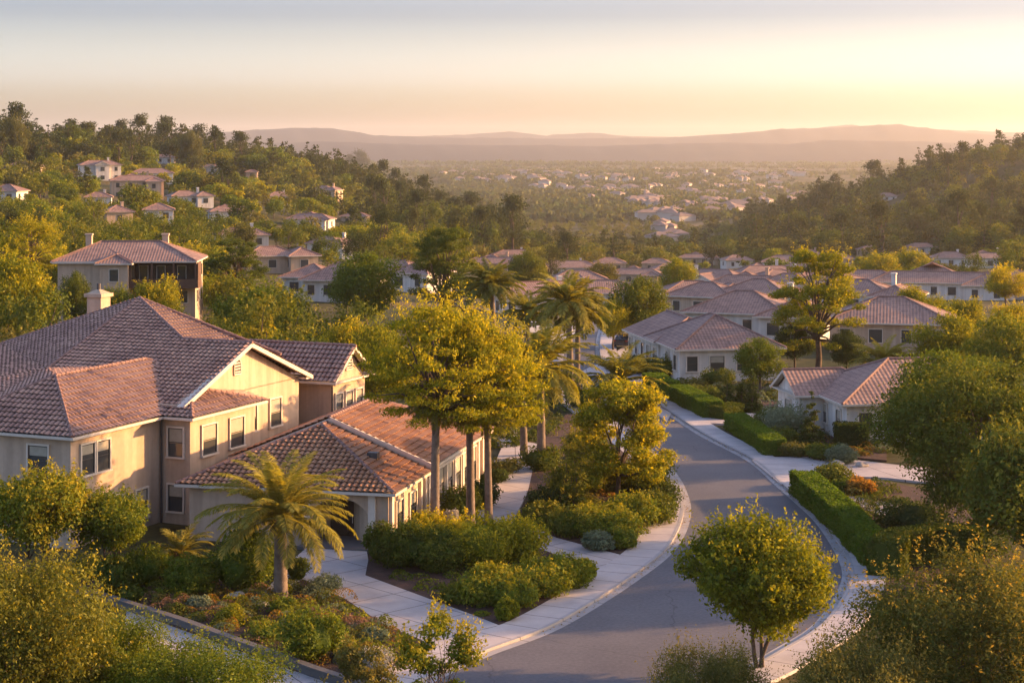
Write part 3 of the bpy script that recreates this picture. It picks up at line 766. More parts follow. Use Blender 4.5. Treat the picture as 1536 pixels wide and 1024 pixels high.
# ------------------------------------------------------------------ the ground
th = np.concatenate([np.linspace(-PI, -.42, 50)[:-1], np.linspace(-.42, .42, 281), np.linspace(.42, PI, 50)[1:]])
rr = np.concatenate([[.5], np.geomspace(20, 150, 14), np.linspace(160, 1400, 160), np.geomspace(1420, 24000, 90)])
TH, RR = np.meshgrid(th, rr); X = RR * np.sin(TH); Y = RR * np.cos(TH); Z = tz(X, Y) - .03
nr, nc = X.shape; idx = np.arange(nr * nc).reshape(nr, nc)
Fq = np.stack([idx[:-1, :-1], idx[:-1, 1:], idx[1:, 1:], idx[1:, :-1]], -1).reshape(-1, 4)
Fq = Fq[:, ::-1]
m, nt, b = newmat('ground_cover')
tc = N(nt, 'ShaderNodeTexCoord'); n1 = N(nt, 'ShaderNodeTexNoise'); n1.inputs['Scale'].default_value = .035; n1.inputs['Detail'].default_value = 8
n2 = N(nt, 'ShaderNodeTexNoise'); n2.inputs['Scale'].default_value = .9; n2.inputs['Detail'].default_value = 6
nt.links.new(tc.outputs['Object'], n1.inputs['Vector']); nt.links.new(tc.outputs['Object'], n2.inputs['Vector'])
r1 = ramp(nt, [(.35, (.035, .045, .015)), (.5, (.07, .065, .025)), (.62, (.12, .095, .045)), (.75, (.2, .16, .1))])
r2 = ramp(nt, [(.3, (.55, .55, .55)), (.7, (1.25, 1.2, 1.1))])
nt.links.new(n1.outputs['Fac'], r1.inputs['Fac']); nt.links.new(n2.outputs['Fac'], r2.inputs['Fac'])
mm = N(nt, 'ShaderNodeMix', data_type='RGBA', blend_type='MULTIPLY'); mm.inputs[0].default_value = 1
nt.links.new(r1.outputs['Color'], mm.inputs[6]); nt.links.new(r2.outputs['Color'], mm.inputs[7]); nt.links.new(mm.outputs[2], b.inputs['Base Color'])
b.inputs['Roughness'].default_value = .95; b.inputs['Specular IOR Level'].default_value = .1
M['ground'] = m
o = mesh_obj('ground', np.stack([X, Y, Z], -1), Fq, m, smooth=True); tag(o, kind='structure')

# distant hills: long ridges one behind the other
def hill(name, base_d, depth, crest, mat, seed, zb=-60):
    U = np.linspace(-400, 2000, 300); D = np.linspace(0, 1, 26)
    rng = np.random.default_rng(seed)
    cu = [c[0] for c in crest]; cv = [c[1] for c in crest]
    V = []
    for f in D:
        d = base_d + depth * f
        prof = math.sin(PI * min(f / 1.0, 1)) ** .8 if f < 1 else 0
        for u in U:
            dc = base_d + depth * .5
            top = CZ + (HV - np.interp(u, cu, cv)) * dc / F
            top += (math.sin(u * .045 + seed) * .3 + math.sin(u * .11 + 2 * seed) * .15 + math.sin(u * .31 + seed) * .07) * dc / F * .9
            x = (u - 768) / F * d
            ero = 1 + .05 * math.sin(u * .06 + f * 5 + seed) * math.sin(f * PI * 3 + u * .03) + .02 * math.sin(u * .17 + f * 9)
            V.append((x, d, zb + (top - zb) * prof * (ero if abs(f - .5) > .06 else 1)))
    n = len(U); idx = np.arange(len(D) * n).reshape(len(D), n)
    Fh = np.stack([idx[:-1, :-1], idx[:-1, 1:], idx[1:, 1:], idx[1:, :-1]], -1).reshape(-1, 4)
    o = mesh_obj(name, V, Fh, mat, smooth=True); tag(o, kind='structure'); return o
M['hill'] = noisy('dry_hills', [(.3, (.018, .022, .034)), (.5, (.03, .03, .038)), (.7, (.055, .048, .045))], .0016, .95, detail=10, spec=.1)
hill('hills', 6000, 2200, [(-400, 218), (200, 217), (300, 214), (420, 215), (480, 212), (620, 217), (760, 218), (900, 219), (1000, 216), (1100, 214), (1180, 216), (1260, 210), (1400, 213), (1536, 218), (2000, 218)], M['hill'], 3)
hill('hills', 8300, 2400, [(-400, 205), (100, 203), (240, 204), (330, 199), (400, 194), (440, 192), (500, 193), (560, 203), (640, 206), (720, 207), (850, 208), (1000, 207), (1090, 201), (1180, 194), (1260, 191), (1300, 189), (1340, 187), (1390, 192), (1450, 200), (1536, 206), (2000, 210)], M['hill'], 5)
hill('hills', 10900, 2600, [(-400, 196), (150, 196), (210, 197), (300, 202), (420, 205), (600, 205), (690, 203), (765, 197), (820, 204), (885, 199), (950, 205), (1050, 206), (1160, 199), (1270, 188), (1320, 192), (1480, 197), (1536, 200), (2000, 204)], M['hill'], 8)

# ------------------------------------------------------------------ road, kerbs, pavements
def smooth_line(px, n=12, z=0):
    p = np.array([P(u, v, 0)[:2] for u, v in px]); out = []
    p = np.vstack([2 * p[0] - p[1], p, 2 * p[-1] - p[-2]])
    for i in range(1, len(p) - 2):
        for t in np.linspace(0, 1, n, endpoint=False):
            a, b_, c, d = p[i - 1], p[i], p[i + 1], p[i + 2]
            out.append(.5 * ((2 * b_) + (-a + c) * t + (2 * a - 5 * b_ + 4 * c - d) * t * t + (-a + 3 * b_ - 3 * c + d) * t ** 3))
    out.append(p[-2]); return np.array(out)
def resample(l, n):
    s = np.concatenate([[0], np.cumsum(np.linalg.norm(np.diff(l, axis=0), axis=1))]); t = np.linspace(0, s[-1], n)
    r = np.column_stack([np.interp(t, s, l[:, 0]), np.interp(t, s, l[:, 1])])
    for _ in range(6): r[1:-1] = (r[:-2] + 2 * r[1:-1] + r[2:]) / 4
    return r
def normals(l):
    d = np.gradient(l, axis=0); d = unit(d); return np.column_stack([d[:, 1], -d[:, 0]])     # to the right of travel
LPX = [(400, 1150), (560, 1060), (714, 984), (804, 952), (870, 917), (949, 866), (1003, 822), (1025, 775), (1021, 741), (1005, 710), (975, 678), (935, 648), (895, 618), (862, 590), (845, 565), (838, 540), (846, 515), (858, 497), (872, 480), (880, 470)]
RPX = [(900, 1150), (1020, 1050), (1119, 1007), (1179, 973), (1234, 939), (1270, 886), (1275, 850), (1239, 789), (1202, 753), (1173, 728), (1130, 691), (1057, 653), (1008, 621), (962, 594), (920, 568), (902, 540), (900, 515), (903, 497), (908, 480), (912, 470)]
LE = resample(smooth_line(LPX), 260); RE = resample(smooth_line(RPX), 260)
def strip(name, A, B, z, mat, ztop=None, kind='structure', thick=0.0):
    n = len(A); s = np.concatenate([[0], np.cumsum(np.linalg.norm(np.diff(A, axis=0), axis=1))])
    w = np.linalg.norm(A - B, axis=1)
    V = [(a[0], a[1], z) for a in A] + [(b_[0], b_[1], z) for b_ in B]; Fs = []; UVs = []
    for i in range(n - 1):
        Fs.append((i, i + 1, n + i + 1, n + i)); UVs += [(s[i], 0.5), (s[i + 1], 0.5), (s[i + 1], w[i + 1] + .5), (s[i], w[i] + .5)]
    if thick:
        V += [(a[0], a[1], z - thick) for a in A] + [(b_[0], b_[1], z - thick) for b_ in B]
        for i in range(n - 1):
            for a in (0, n):
                Fs.append((a + i, a + i + 1, 2 * n + a + i + 1, 2 * n + a + i)); UVs += [(s[i], .5), (s[i + 1], .5), (s[i + 1], .55), (s[i], .55)]
    o = mesh_obj(name, V, Fs, mat, uv=UVs); tag(o, kind=kind); return o
nL = normals(LE); nR = normals(RE)
strip('road', LE + nL * .42, RE - nR * .42, 0.0, M['asphalt'])
strip('gutter_strip', LE, LE + nL * .45, .012, M['kerb']); strip('gutter_strip', RE - nR * .45, RE, .012, M['kerb'])
strip('kerb', LE - nL * .18, LE, .14, M['kerb'], thick=.16); strip('kerb', RE, RE + nR * .18, .14, M['kerb'], thick=.16)
strip('pavement', LE - nL * 2.0, LE - nL * .18, .13, M['walk'], thick=.15); strip('pavement', RE + nR * .18, RE + nR * 1.75, .13, M['walk'], thick=.15)

def slab(name, px, z, mat, kind='structure', thick=.2, yaw=0.):
    pts = [P(u, v, z) for u, v in px]; n = len(pts)
    V = [(p[0], p[1], z) for p in pts] + [(p[0], p[1], z - thick) for p in pts]
    Fs = [list(range(n))] + [[i, (i + 1) % n, n + (i + 1) % n, n + i] for i in range(n)]
    ca, sa = math.cos(yaw), math.sin(yaw); UVs = []
    for f in Fs: UVs += [(V[i][0] * ca + V[i][1] * sa + 200, -V[i][0] * sa + V[i][1] * ca + 200) for i in f]
    bm_ = mesh_obj(name, V, Fs, mat, uv=UVs); tag(bm_, kind=kind); return bm_
Y1 = math.radians(-47)
slab('driveway', [(380, 905), (440, 838), (470, 812), (548, 812), (556, 861), (764, 943), (703, 992), (628, 957), (578, 937), (517, 897), (455, 868)], .118, M['drive'], yaw=Y1)
slab('driveway', [(735, 715), (740, 690), (800, 690), (800, 712), (788, 745), (772, 776), (835, 806), (948, 836), (912, 861), (800, 818), (735, 790), (715, 770)], .118, M['drive'], yaw=Y1)
slab('path', [(745, 688), (752, 672), (742, 655), (760, 640), (775, 640), (778, 660), (805, 665), (812, 678), (798, 688)], .124, M['drive'])
slab('driveway', [(1062, 634), (1045, 622), (1085, 618), (1200, 622), (1200, 636), (1130, 637)], .118, M['drive'], yaw=.3)
slab('driveway', [(1172, 726), (1128, 690), (1157, 685), (1235, 684), (1420, 705), (1420, 726), (1330, 716), (1240, 712), (1200, 718)], .118, M['drive'], yaw=.3)
slab('path', [(1290, 760), (1268, 742), (1330, 752), (1420, 790), (1400, 800), (1340, 780)], .118, M['drive'], yaw=.3)
slab('path', [(85, 886), (110, 872), (445, 998), (560, 1045), (540, 1060), (300, 1030), (160, 960), (60, 905)], .05, M['drive'], yaw=.5)
slab('pavement', [(888, 565), (866, 560), (905, 540), (935, 520), (985, 512), (1010, 520), (975, 540), (945, 560), (985, 592), (965, 592)], .10, M['walk'])
slab('path', [(1000, 632), (1040, 560), (960, 556), (925, 570)], .06, M['drive'])
slab('garden_bed', [(548, 862), (762, 941), (908, 860), (800, 818), (735, 792), (640, 775), (560, 800)], .12, M['soil'])
slab('garden_bed', [(776, 775), (835, 805), (945, 834), (985, 800), (1006, 765), (1004, 722), (975, 685), (930, 650), (890, 620), (850, 620), (805, 670), (800, 700), (790, 745)], .122, M['soil'])
slab('garden_bed', [(97, 878), (440, 1003), (560, 1040), (620, 985), (632, 957), (578, 937), (517, 897), (455, 868), (380, 905), (330, 850), (100, 830)], .11, M['soil'])
slab('garden_bed', [(1188, 735), (1200, 720), (1250, 716), (1330, 722), (1420, 740), (1500, 800), (1480, 880), (1330, 900), (1290, 840)], .11, M['soil'])
slab('garden_bed', [(1090, 640), (1140, 640), (1330, 640), (1330, 690), (1240, 682), (1170, 680)], .105, M['soil'])
slab('garden_bed', [(1000, 600), (1080, 600), (1180, 570), (1200, 612), (1085, 616), (1040, 622)], .10, M['soil'])
# low kerb wall along the front path
def low_wall(name, label, cat, px, w, h, mat, z=0.0, cap=None):
    pts = [Vector(P(u, v, 0)) for u, v in px]; mb = MB()
    for a, b_ in zip(pts[:-1], pts[1:]):
        d = (b_ - a); ln = d.length; d.normalize(); s = d.cross(Vector((0, 0, 1)))
        mb.box((a + b_) / 2 + Vector((0, 0, z + h / 2)), d * (ln / 2), s * w / 2, Vector((0, 0, h / 2)))
        if cap: mb.box((a + b_) / 2 + Vector((0, 0, z + h + .03)), d * (ln / 2), s * (w / 2 + .04), Vector((0, 0, .035)))
    return tag(mb.build(name, mat), label, cat)
low_wall('garden_wall', 'low grey concrete edging wall between the front garden and the path', 'wall', [(91, 884), (193, 916), (274, 942), (387, 984), (470, 1015), (560, 1045)], .3, .38, M['kerb'], cap=True)

# ------------------------------------------------------------------ the villa
VL = (-23.4, 99.4, 0.0); VY = math.radians(66.5); PA = Vector((math.cos(VY), math.sin(VY), 0)); PB = Vector((math.sin(VY), -math.cos(VY), 0))
def TV(p, q, z): return (VL[0] + p * PA.x + q * PB.x, VL[1] + p * PA.y + q * PB.y, z)
SL = (-6.29, 100.0, 0.0); SY = math.radians(76.6); SA = Vector((math.cos(SY), math.sin(SY), 0)); SB = Vector((math.sin(SY), -math.cos(SY), 0))
def TS(p, q, z): return (SL[0] + p * SA.x + q * SB.x, SL[1] + p * SA.y + q * SB.y, z)
def TSi(p, q, z): return TS(p, q, z)
villa = root('villa', VL, 'large cream stucco villa with brown tiled roofs, arched entry and two gables beside the street', 'house')
rf = Roof(True); up_ = Vector((0, 0, 1))
def zM(p): return 6.2 + .42 * (p - 8.4)
T_ = TV(21.3, -10.5, zM(21.3)); J_ = TV(16.6, -4, zM(16.6)); G_ = TV(12.5, -11.2, zM(12.5)); C_ = TV(8.4, 2.0, 6.2)
rf.plane([T_, G_, TV(8.4, -11.5, 6.2), TV(8.4, -4, 6.2), J_], PB)
rf.plane([J_, TV(8.4, -4, 6.2), TV(8.4, .9, 6.2), TV(16.6, .9, zM(16.6))], PB)
rf.plane([TV(8.4, .9, 6.2), C_, TV(10.0, .9, zM(10.0))], PB)
rf.cap(T_, J_); rf.cap(J_, TV(16.6, .95, zM(16.6)))
S_ = (-35.5, 129.4, 7.9)
X1_, X2_ = TV(4, -27, 4.6), TV(.5, -9.0, 6.25)
for tri in ([T_, G_, S_], [G_, S_, X1_], [G_, X1_, X2_], [G_, X2_, TV(4.8, -4.6, 8.65)], [G_, TV(4.8, -4.6, 8.65), TV(13.5, -4.6, 8.3)]): rf.plane(tri, PB)
rf.cap(T_, G_); rf.cap(T_, S_)
W_ = TV(22.6, -.6, 8.25); rf.plane([T_, J_, TV(18.2, 0, 7.9), W_], PA); rf.cap(T_, W_)
BK = TV(29, -11, 6.2); rf.plane([T_, W_, BK], PB); rf.plane([W_, TV(25, -2, 6.3), BK], PB); rf.plane([T_, BK, S_], PB)
# gable over the upper windows
rf.plane([TV(16.6, .9, zM(16.6)), TV(24, .9, 6.85), TV(24, -8, 6.85), TV(16.6, -8, zM(16.6))], PB)
rf.eave(TV(24, .9, 6.85), TV(24, -3, 6.85))
# bay beside it
K_ = TV(11.6, -.2, 7.45); rf.plane([C_, TV(16.6, 2.0, 6.2), K_], PA); rf.plane([TV(16.6, 2.0, 6.2), K_, TV(16.6, -.2, 6.75)], PB)
rf.cap(C_, K_); rf.cap(K_, TV(16.6, 2.0, 6.2)); rf.eave(TV(8.4, 0, 6.2), C_); rf.eave(C_, TV(16.6, 2.0, 6.2)); rf.eave(TV(16.6, 2.0, 6.2), TV(16.6, .5, 6.2))
w1 = dict(x0=0, x1=18, y0=-9.2, y1=0, e=6.2, pitch=.55)      # in (p,q): left front block
def TVw(p, q, z): return TV(p, q, z)
wing_roof(rf, TVw, w1)
w2 = dict(x0=25.2, x1=30.8, y0=-9, y1=2.0, e=6.25, pitch=.75, axis='y', ends=('hip', 'gable')); wing_roof(rf, TVw, w2)
w5 = dict(x0=26, x1=36, y0=-30, y1=-20, e=6.0, pitch=.4); wing_roof(rf, TVw, w5)
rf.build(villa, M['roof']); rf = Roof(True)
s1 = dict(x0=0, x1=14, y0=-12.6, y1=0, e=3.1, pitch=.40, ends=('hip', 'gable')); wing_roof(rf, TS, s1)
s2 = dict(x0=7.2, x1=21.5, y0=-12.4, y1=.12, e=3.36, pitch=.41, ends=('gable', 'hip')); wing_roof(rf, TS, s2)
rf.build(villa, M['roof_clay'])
wl = MB()
def vbox(p0, p1, q0, q1, z1, T=TV): wl.prism([T(p0, q0, 0), T(p1, q0, 0), T(p1, q1, 0), T(p0, q1, 0)], -.5, z1)
vbox(.5, 15, -8.7, -.5, 6.1); vbox(8.95, 16.0, -12, 1.5, 6.12); vbox(9.3, 23.4, -12.5, .3, 6.78); vbox(6.5, 30, -22, -9.5, 6.0)
vbox(25.7, 30.3, -8.5, 1.45, 6.15); vbox(22, 27, -7, -1.8, 6.05); vbox(26.5, 35.5, -29.5, -20.5, 5.9)
def gable(T, q, p0, pm, p1, z0, z1, th=.2):
    n = len(wl.V)
    wl.V += [T(p0, q, z0), T(p1, q, z0), T(pm, q, z1), T(p0, q - th, z0), T(p1, q - th, z0), T(pm, q - th, z1)]
    for f in ((0, 1, 2), (5, 4, 3), (0, 3, 4, 1), (1, 4, 5, 2), (2, 5, 3, 0)): wl.F.append([n + i for i in f]); wl.M.append(0)
gable(TV, .3, 9.3, 16.6, 23.4, 6.70, 9.5)
gable(TV, 1.45, 25.75, 28.0, 30.25, 6.10, 8.2)
# single storey wing, with the arched entry cut out of its front
AX0, AX1, AH = -4.9, -1.6, 2.75
wl.prism([TS(.5, -.5, 0), TS(20.9, -.5, 0), TS(20.9, -11.9, 0), TS(14, -11.9, 0), TS(.5, AX1, 0)], -.5, 3.02)
wl.prism([TS(.5, AX0, 0), TS(2.2, AX0, 0), TS(2.2, -12.0, 0), TS(.5, -12.0, 0)], -.5, 3.03)
wl.prism([TS(2.6, AX1, 0), TS(2.6, AX0, 0), TS(12, -12, 0), TS(14, -11.8, 0)], -.5, 3.0)
n = 12; arc = [( (AX0 + AX1) / 2 + (AX1 - AX0) / 2 * math.cos(PI * i / n), 1.45 + 1.2 * math.sin(PI * i / n)) for i in range(n + 1)]
for (qa, za), (qb, zb_) in zip(arc[:-1], arc[1:]):
    n0 = len(wl.V)
    for pp in (.5, .95):
        wl.V += [TS(pp, qa, za), TS(pp, qb, zb_), TS(pp, qb, 3.02), TS(pp, qa, 3.02)]
    for f in ((0, 1, 2, 3), (7, 6, 5, 4), (0, 4, 5, 1), (2, 6, 7, 3)): wl.F.append([n0 + i for i in f]); wl.M.append(0)
# plinth
wl.build('wall', M['stucco'], villa)
sf = MB()
for p in ([TV(.08, -9.1, 0), TV(14, -9.1, 0), TV(14, -.08, 0), TV(.08, -.08, 0)], [TV(8.48, -11, 0), TV(16.5, -11, 0), TV(16.5, 1.92, 0), TV(8.48, 1.92, 0)]):
    sf.prism(p, 6.05, 6.17 + .003 * len(sf.V) / 8)
soffit(sf, TV, w2); soffit(sf, TS, s1); soffit(sf, TS, s2)
for a, b_ in ((TV(9.2, .95, 6.85 - .35 + .25), TV(16.6, .95, zM(16.6))), (TV(16.6, .95, zM(16.6)), TV(24.1, .95, 6.82))):
    a, b_ = Vector(a), Vector(b_); d = b_ - a
    sf.box((a + b_) / 2 - Vector((0, 0, .10)) - PB * .03, d / 2, PB * .05, Vector((0, 0, .13)))
    sf.box((a + b_) / 2 - Vector((0, 0, .07)) - PB * .32, d / 2, PB * .24, Vector((0, 0, .03)))
sf.box(TV(23.7, .3, 6.72), PA * .35, PB * .6, up_ * .06)
sf.build('fascia', M['gutter'], villa)
for a in (TV(8.8, -.35, 3), TV(25.5, 1.6, 3)):
    t = MB(); t.tube([(a[0], a[1], -.1), (a[0], a[1], 6.0)], .06, 8); t.build('downpipe', M['metal'], villa)
# windows: (T, p, q, z, w, h, normal)
def vw(T, p, q, z, w, h, nm, A, B, **k):
    nrm = {'a': -A, 'b': B}[nm]; return window(villa, Vector(T(p, q, z)) + nrm * .02, nrm, w, h, 2, **k)
for p in (1.95, 3.35): vw(TV, p, -.5, 4.75, 1.15, 1.65, 'b', PA, PB, blind=.3)
vw(TV, .5, -2.6, 4.75, 1.3, 1.65, 'a', PA, PB, blind=.3); vw(TV, .5, -6.2, 4.75, 1.3, 1.65, 'a', PA, PB, blind=.5)
vw(TV, 4.5, -.5, 1.5, 1.1, 1.6, 'b', PA, PB, blind=.0); vw(TV, 7.0, -.5, 1.45, 1.1, 1.6, 'b', PA, PB, blind=.4)
vw(TV, 8.95, .55, 4.7, 1.0, 1.65, 'a', PA, PB, blind=.5); vw(TV, 8.95, .55, 1.5, 1.0, 1.5, 'a', PA, PB, blind=.4)
for p in (10.9, 13.9): vw(TV, p, 1.5, 4.65, 1.5, 1.7, 'b', PA, PB, blind=.5)
vw(TV, 17.5, .3, 4.9, 1.2, 1.6, 'b', PA, PB, blind=.5); vw(TV, 20.4, .3, 4.9, 1.3, 1.7, 'b', PA, PB, blind=.5)
for p in (26.6, 28.0, 29.4): vw(TV, p, 1.45, 4.5, .9, 1.7, 'b', PA, PB, blind=.3)
vw(TV, .5, -6.2, 1.5, 1.2, 1.5, 'a', PA, PB)
for p in (2.4, 5.0): vw(TS, p, -.5, 1.45, 1.25, 1.7, 'b', SA, SB, blind=.35)
for p in (9.0, 10.9, 12.8, 14.7, 16.6, 18.5): vw(TS, p, -.5, 1.6, 1.2, 2.1, 'b', SA, SB, blind=.4)
for p in (8.0, 9.95, 11.85, 13.75, 15.65, 17.55, 19.5, 7.3, 20.6, .8, 6.4):
    t = MB(); t.box(TS(p, -.42, 1.4), SA * .14, SB * .1, up_ * 1.6); t.build('pilaster', M['trim'], villa)
# arched vents in the gables
for T, p, q, z in ((TV, 15.9, .32, 8.35), (TV, 28.0, 1.47, 7.35)):
    t = MB(); c = Vector(T(p, q, z)); pts = [c + PA * .38 * math.cos(PI * i / 10) + up_ * .38 * math.sin(PI * i / 10) for i in range(11)] + [c - PA * .38 - up_ * .55, c + PA * .38 - up_ * .55]
    n0 = len(t.V); t.V += [tuple(x + PB * .03) for x in pts] + [tuple(x - PB * .1) for x in pts]; k = len(pts)
    t.F.append([n0 + i for i in range(k)]); t.M.append(1)
    for i in range(k): j = (i + 1) % k; t.F.append([n0 + i, n0 + j, n0 + k + j, n0 + k + i]); t.M.append(1)
    ring = pts + [pts[0]]
    for a, b_ in zip(ring[:-1], ring[1:]): t.tube([a + PB * .04, b_ + PB * .04], .055, 5, 0)
    for zz in (-.4, -.22, -.04, .14): t.box(c + up_ * zz + PB * .05, PA * .33, PB * .02, up_ * .03, 0)
    t.build('gable_vent', [M['trim'], M['metal']], villa)
# entry: double timber door behind the arch, steps, pilasters
d = MB(); d.box(TS(2.52, (AX0 + AX1) / 2, 1.25), SB * 1.2, SA * .06, up_ * 1.25)
for s in (-.6, .6):
    for zz in (.7, 1.8): d.box(TS(2.45, (AX0 + AX1) / 2 + s, zz), SB * .42, SA * .03, up_ * .42)
dd = d.build('entry_door', M['door'], villa)
h = MB(); h.tube([TS(2.38, (AX0 + AX1) / 2 + .1, .95), TS(2.38, (AX0 + AX1) / 2 + .1, 1.35)], .025, 6); h.build('door_handle', M['gutter'], dd)
d = MB()
for q in (AX0 - .2, AX1 + .2): d.box(TS(.45, q, 1.45), SB * .2, SA * .12, up_ * 1.5)
d.build('entry_pilasters', M['trim'], villa)
d = MB(); d.prism([TS(-.6, AX0 - .4, 0), TS(2.55, AX0 - .1, 0), TS(2.55, AX1 + .1, 0), TS(-.6, AX1 + .4, 0)], 0, .2); d.build('entry_step', M['drive'], villa)
# second door on the garage side of the bay, low front wall
d = MB(); d.box(TV(26, .4, 7.6), PA * .01, PB * .01, up_ * .01)
c = MB(); c.box(TV(26, -17.2, 9.2), PA * .55, PB * .58, up_ * 2.2, 0); c.box(TV(26, -17.2, 11.3), PA * .7, PB * .73, up_ * .12, 0)
cn = [TV(26 + a, -17.2 + b_, 11.42) for a, b_ in ((-.6, -.62), (.6, -.62), (.6, .62), (-.6, .62))]; tp = TV(26, -17.2, 11.75)
for i in range(4): c.poly([cn[i], cn[(i + 1) % 4], tp], 0)
ch = c.build('chimney', M['stucco'], villa)
c = MB(); c.tube([TV(26, -17.2, 11.6), TV(26, -17.2, 12.1)], .14, 8); c.build('flue', M['metal'], ch)
# roof vent
c = MB(); v_ = Vector(TS(4.4, -2.6, 3.1 + 2.6 * .40 + .25)); c.box(v_, SA * .22, SB * .3, up_ * .16); c.build('roof_vent', M['metal'], villa)
# pale flashing where the far roof steps up
c = MB(); a_, b_ = Vector(TS(7.2, .1, 3.42)), Vector(TS(7.2, -6.1, 3.42 + 6.1 * .41)); c.box((a_ + b_) / 2, (b_ - a_) / 2, SA * .1, up_ * .1); c.build('flashing', M['gutter'], villa)
# wall lantern by the recess
c = MB(); c.box(TV(23.6, -.1, 5.3), PA * .12, PB * .12, up_ * .2, 0); c.tube([TV(23.6, -.1, 5.5), TV(23.6, -.1, 5.7)], [.16, .03], 6, 0); c.build('wall_lantern', M['metal'], villa)

# ------------------------------------------------------------------ other houses
def simple(W, D, e, fl, kind):
    """floor plans: roof rectangles around a local origin at the middle"""
    if kind == 0: return [dict(x0=-W / 2, x1=W / 2, y0=-D / 2, y1=D / 2, e=e, pitch=.42, fl=fl)]
    if kind == 1: return [dict(x0=-W / 2, x1=W * .25, y0=-D * .35, y1=D / 2, e=e, pitch=.42, fl=fl), dict(x0=W * .05, x1=W / 2, y0=-D * .6, y1=D * .35, e=e, pitch=.42, axis='y', ends=('hip', 'hip'), fl=fl)]
    if kind == 2: return [dict(x0=-W / 2, x1=W / 2, y0=-D * .3, y1=D / 2, e=e, pitch=.42, fl=fl), dict(x0=-W * .18, x1=W * .2, y0=-D * .55, y1=D * .2, e=e, pitch=.45, axis='y', ends=('gable', 'hip'), fl=fl)]
    if kind == 3: return [dict(x0=-W / 2, x1=W * .1, y0=-D * .5, y1=D * .3, e=e, pitch=.40, fl=fl), dict(x0=-W * .1, x1=W / 2, y0=-D * .3, y1=D * .5, e=max(2.8, e - 2.6) if fl > 1 else e + .5, pitch=.40, fl=max(1, fl - 1))]
    return [dict(x0=-W / 2, x1=W / 2, y0=-D / 2, y1=D * .2, e=e, pitch=.42, fl=fl), dict(x0=-W * .3, x1=W * .15, y0=-D * .1, y1=D * .6, e=e + .4, pitch=.45, axis='y', fl=fl), dict(x0=W * .12, x1=W * .45, y0=-D * .62, y1=D * .1, e=e - .3, pitch=.42, axis='y', fl=fl)]
x, y, z = 15.4, 170, 0
def porch(r, T): 
    c = MB(); c.prism([T(-1.6, 3, 0), T(0, 3, 0), T(0, 9, 0), T(-1.6, 9, 0)], 0, .25); c.build('porch_step', M['drive'], r)
house('white corner house with hipped brown tile roof across the upper road', (14.9, 170, 0), math.radians(10), [dict(x0=0, x1=10.5, y0=0, y1=12, e=3.0, pitch=.5, axis='y'), dict(x0=-.2, x1=9, y0=7, y1=20, e=2.9, pitch=.4, axis='y', ends=('hip', 'gable'))],
      detail=2, step=2.1, extra=porch, chim=())
house('white house with brown tile roof and left gable behind the dark hedge', (23.9, 135, 0), math.radians(9), [dict(x0=0, x1=15, y0=0, y1=11, e=2.95, pitch=.47), dict(x0=-1.9, x1=6, y0=5.2, y1=11.6, e=2.9, pitch=.50, ends=('gable', 'hip'))],
      detail=2, step=2.6, wall='stucco_white')
def balcony(r, T):
    c = MB()
    for p0, p1, q0, q1, z0, z1 in ((8.9, 16.8, -2.4, .2, 3.15, 3.4), (8.9, 16.8, -2.4, -2.3, 3.4, 4.2), (16.7, 16.8, -2.3, .5, 3.4, 6.1), (8.9, 9.05, -2.3, 0, 3.4, 4.2)):
        c.prism([T(p0, q0, 0), T(p1, q0, 0), T(p1, q1, 0), T(p0, q1, 0)], T(0, 0, z0)[2], T(0, 0, z1)[2])
    c.build('balcony', M['timber'], r)
    for p in (9.0, 11.5, 14.0, 16.5):
        c = MB(); c.box(T(p, -2.25, 4.75), (.1, 0, 0), (0, .1, 0), (0, 0, 1.35)); c.build('balcony_post', M['timber'], r)
    c = MB(); c.prism([T(9.2, .2, 0), T(16.5, .2, 0), T(16.5, .4, 0), T(9.2, .4, 0)], T(0, 0, 3.4)[2], T(0, 0, 5.8)[2]); c.build('timber_screen', M['door'], r)
    for p in (10.2, 12.2, 14.6): window(r, T(p, .14, 4.6), Vector(T(0, -1, 0)) - Vector(T(0, 0, 0)), .9, 1.9, 1)
house('cream two storey house with dark timber balcony behind the villa chimney', (-52.9, 216, 2.0), math.radians(2), [dict(x0=0, x1=16.6, y0=-2.2, y1=7.6, e=6.2, pitch=.42, fl=2, fi=2.2), dict(x0=0.2, x1=9.3, y0=-2.3, y1=6, e=6.1, pitch=.40, fl=2), dict(x0=5.2, x1=9.4, y0=-3.4, y1=4, e=6.0, pitch=.42, axis='y', fl=2)],
      wall='stucco', detail=1, extra=balcony, chim=((3, 5, 8.9, .35), (12, 5, 8.9, .35)))
gx, gy, gz = G(447, 452)
house('white house with grey brown hip roof below the left hillside, beside a hedge', (gx, gy, gz), math.radians(-12), [dict(x0=0, x1=11, y0=0, y1=9, e=2.9, pitch=.5), dict(x0=-5, x1=3, y0=6, y1=14, e=2.8, pitch=.42)], detail=1, step=2.2)
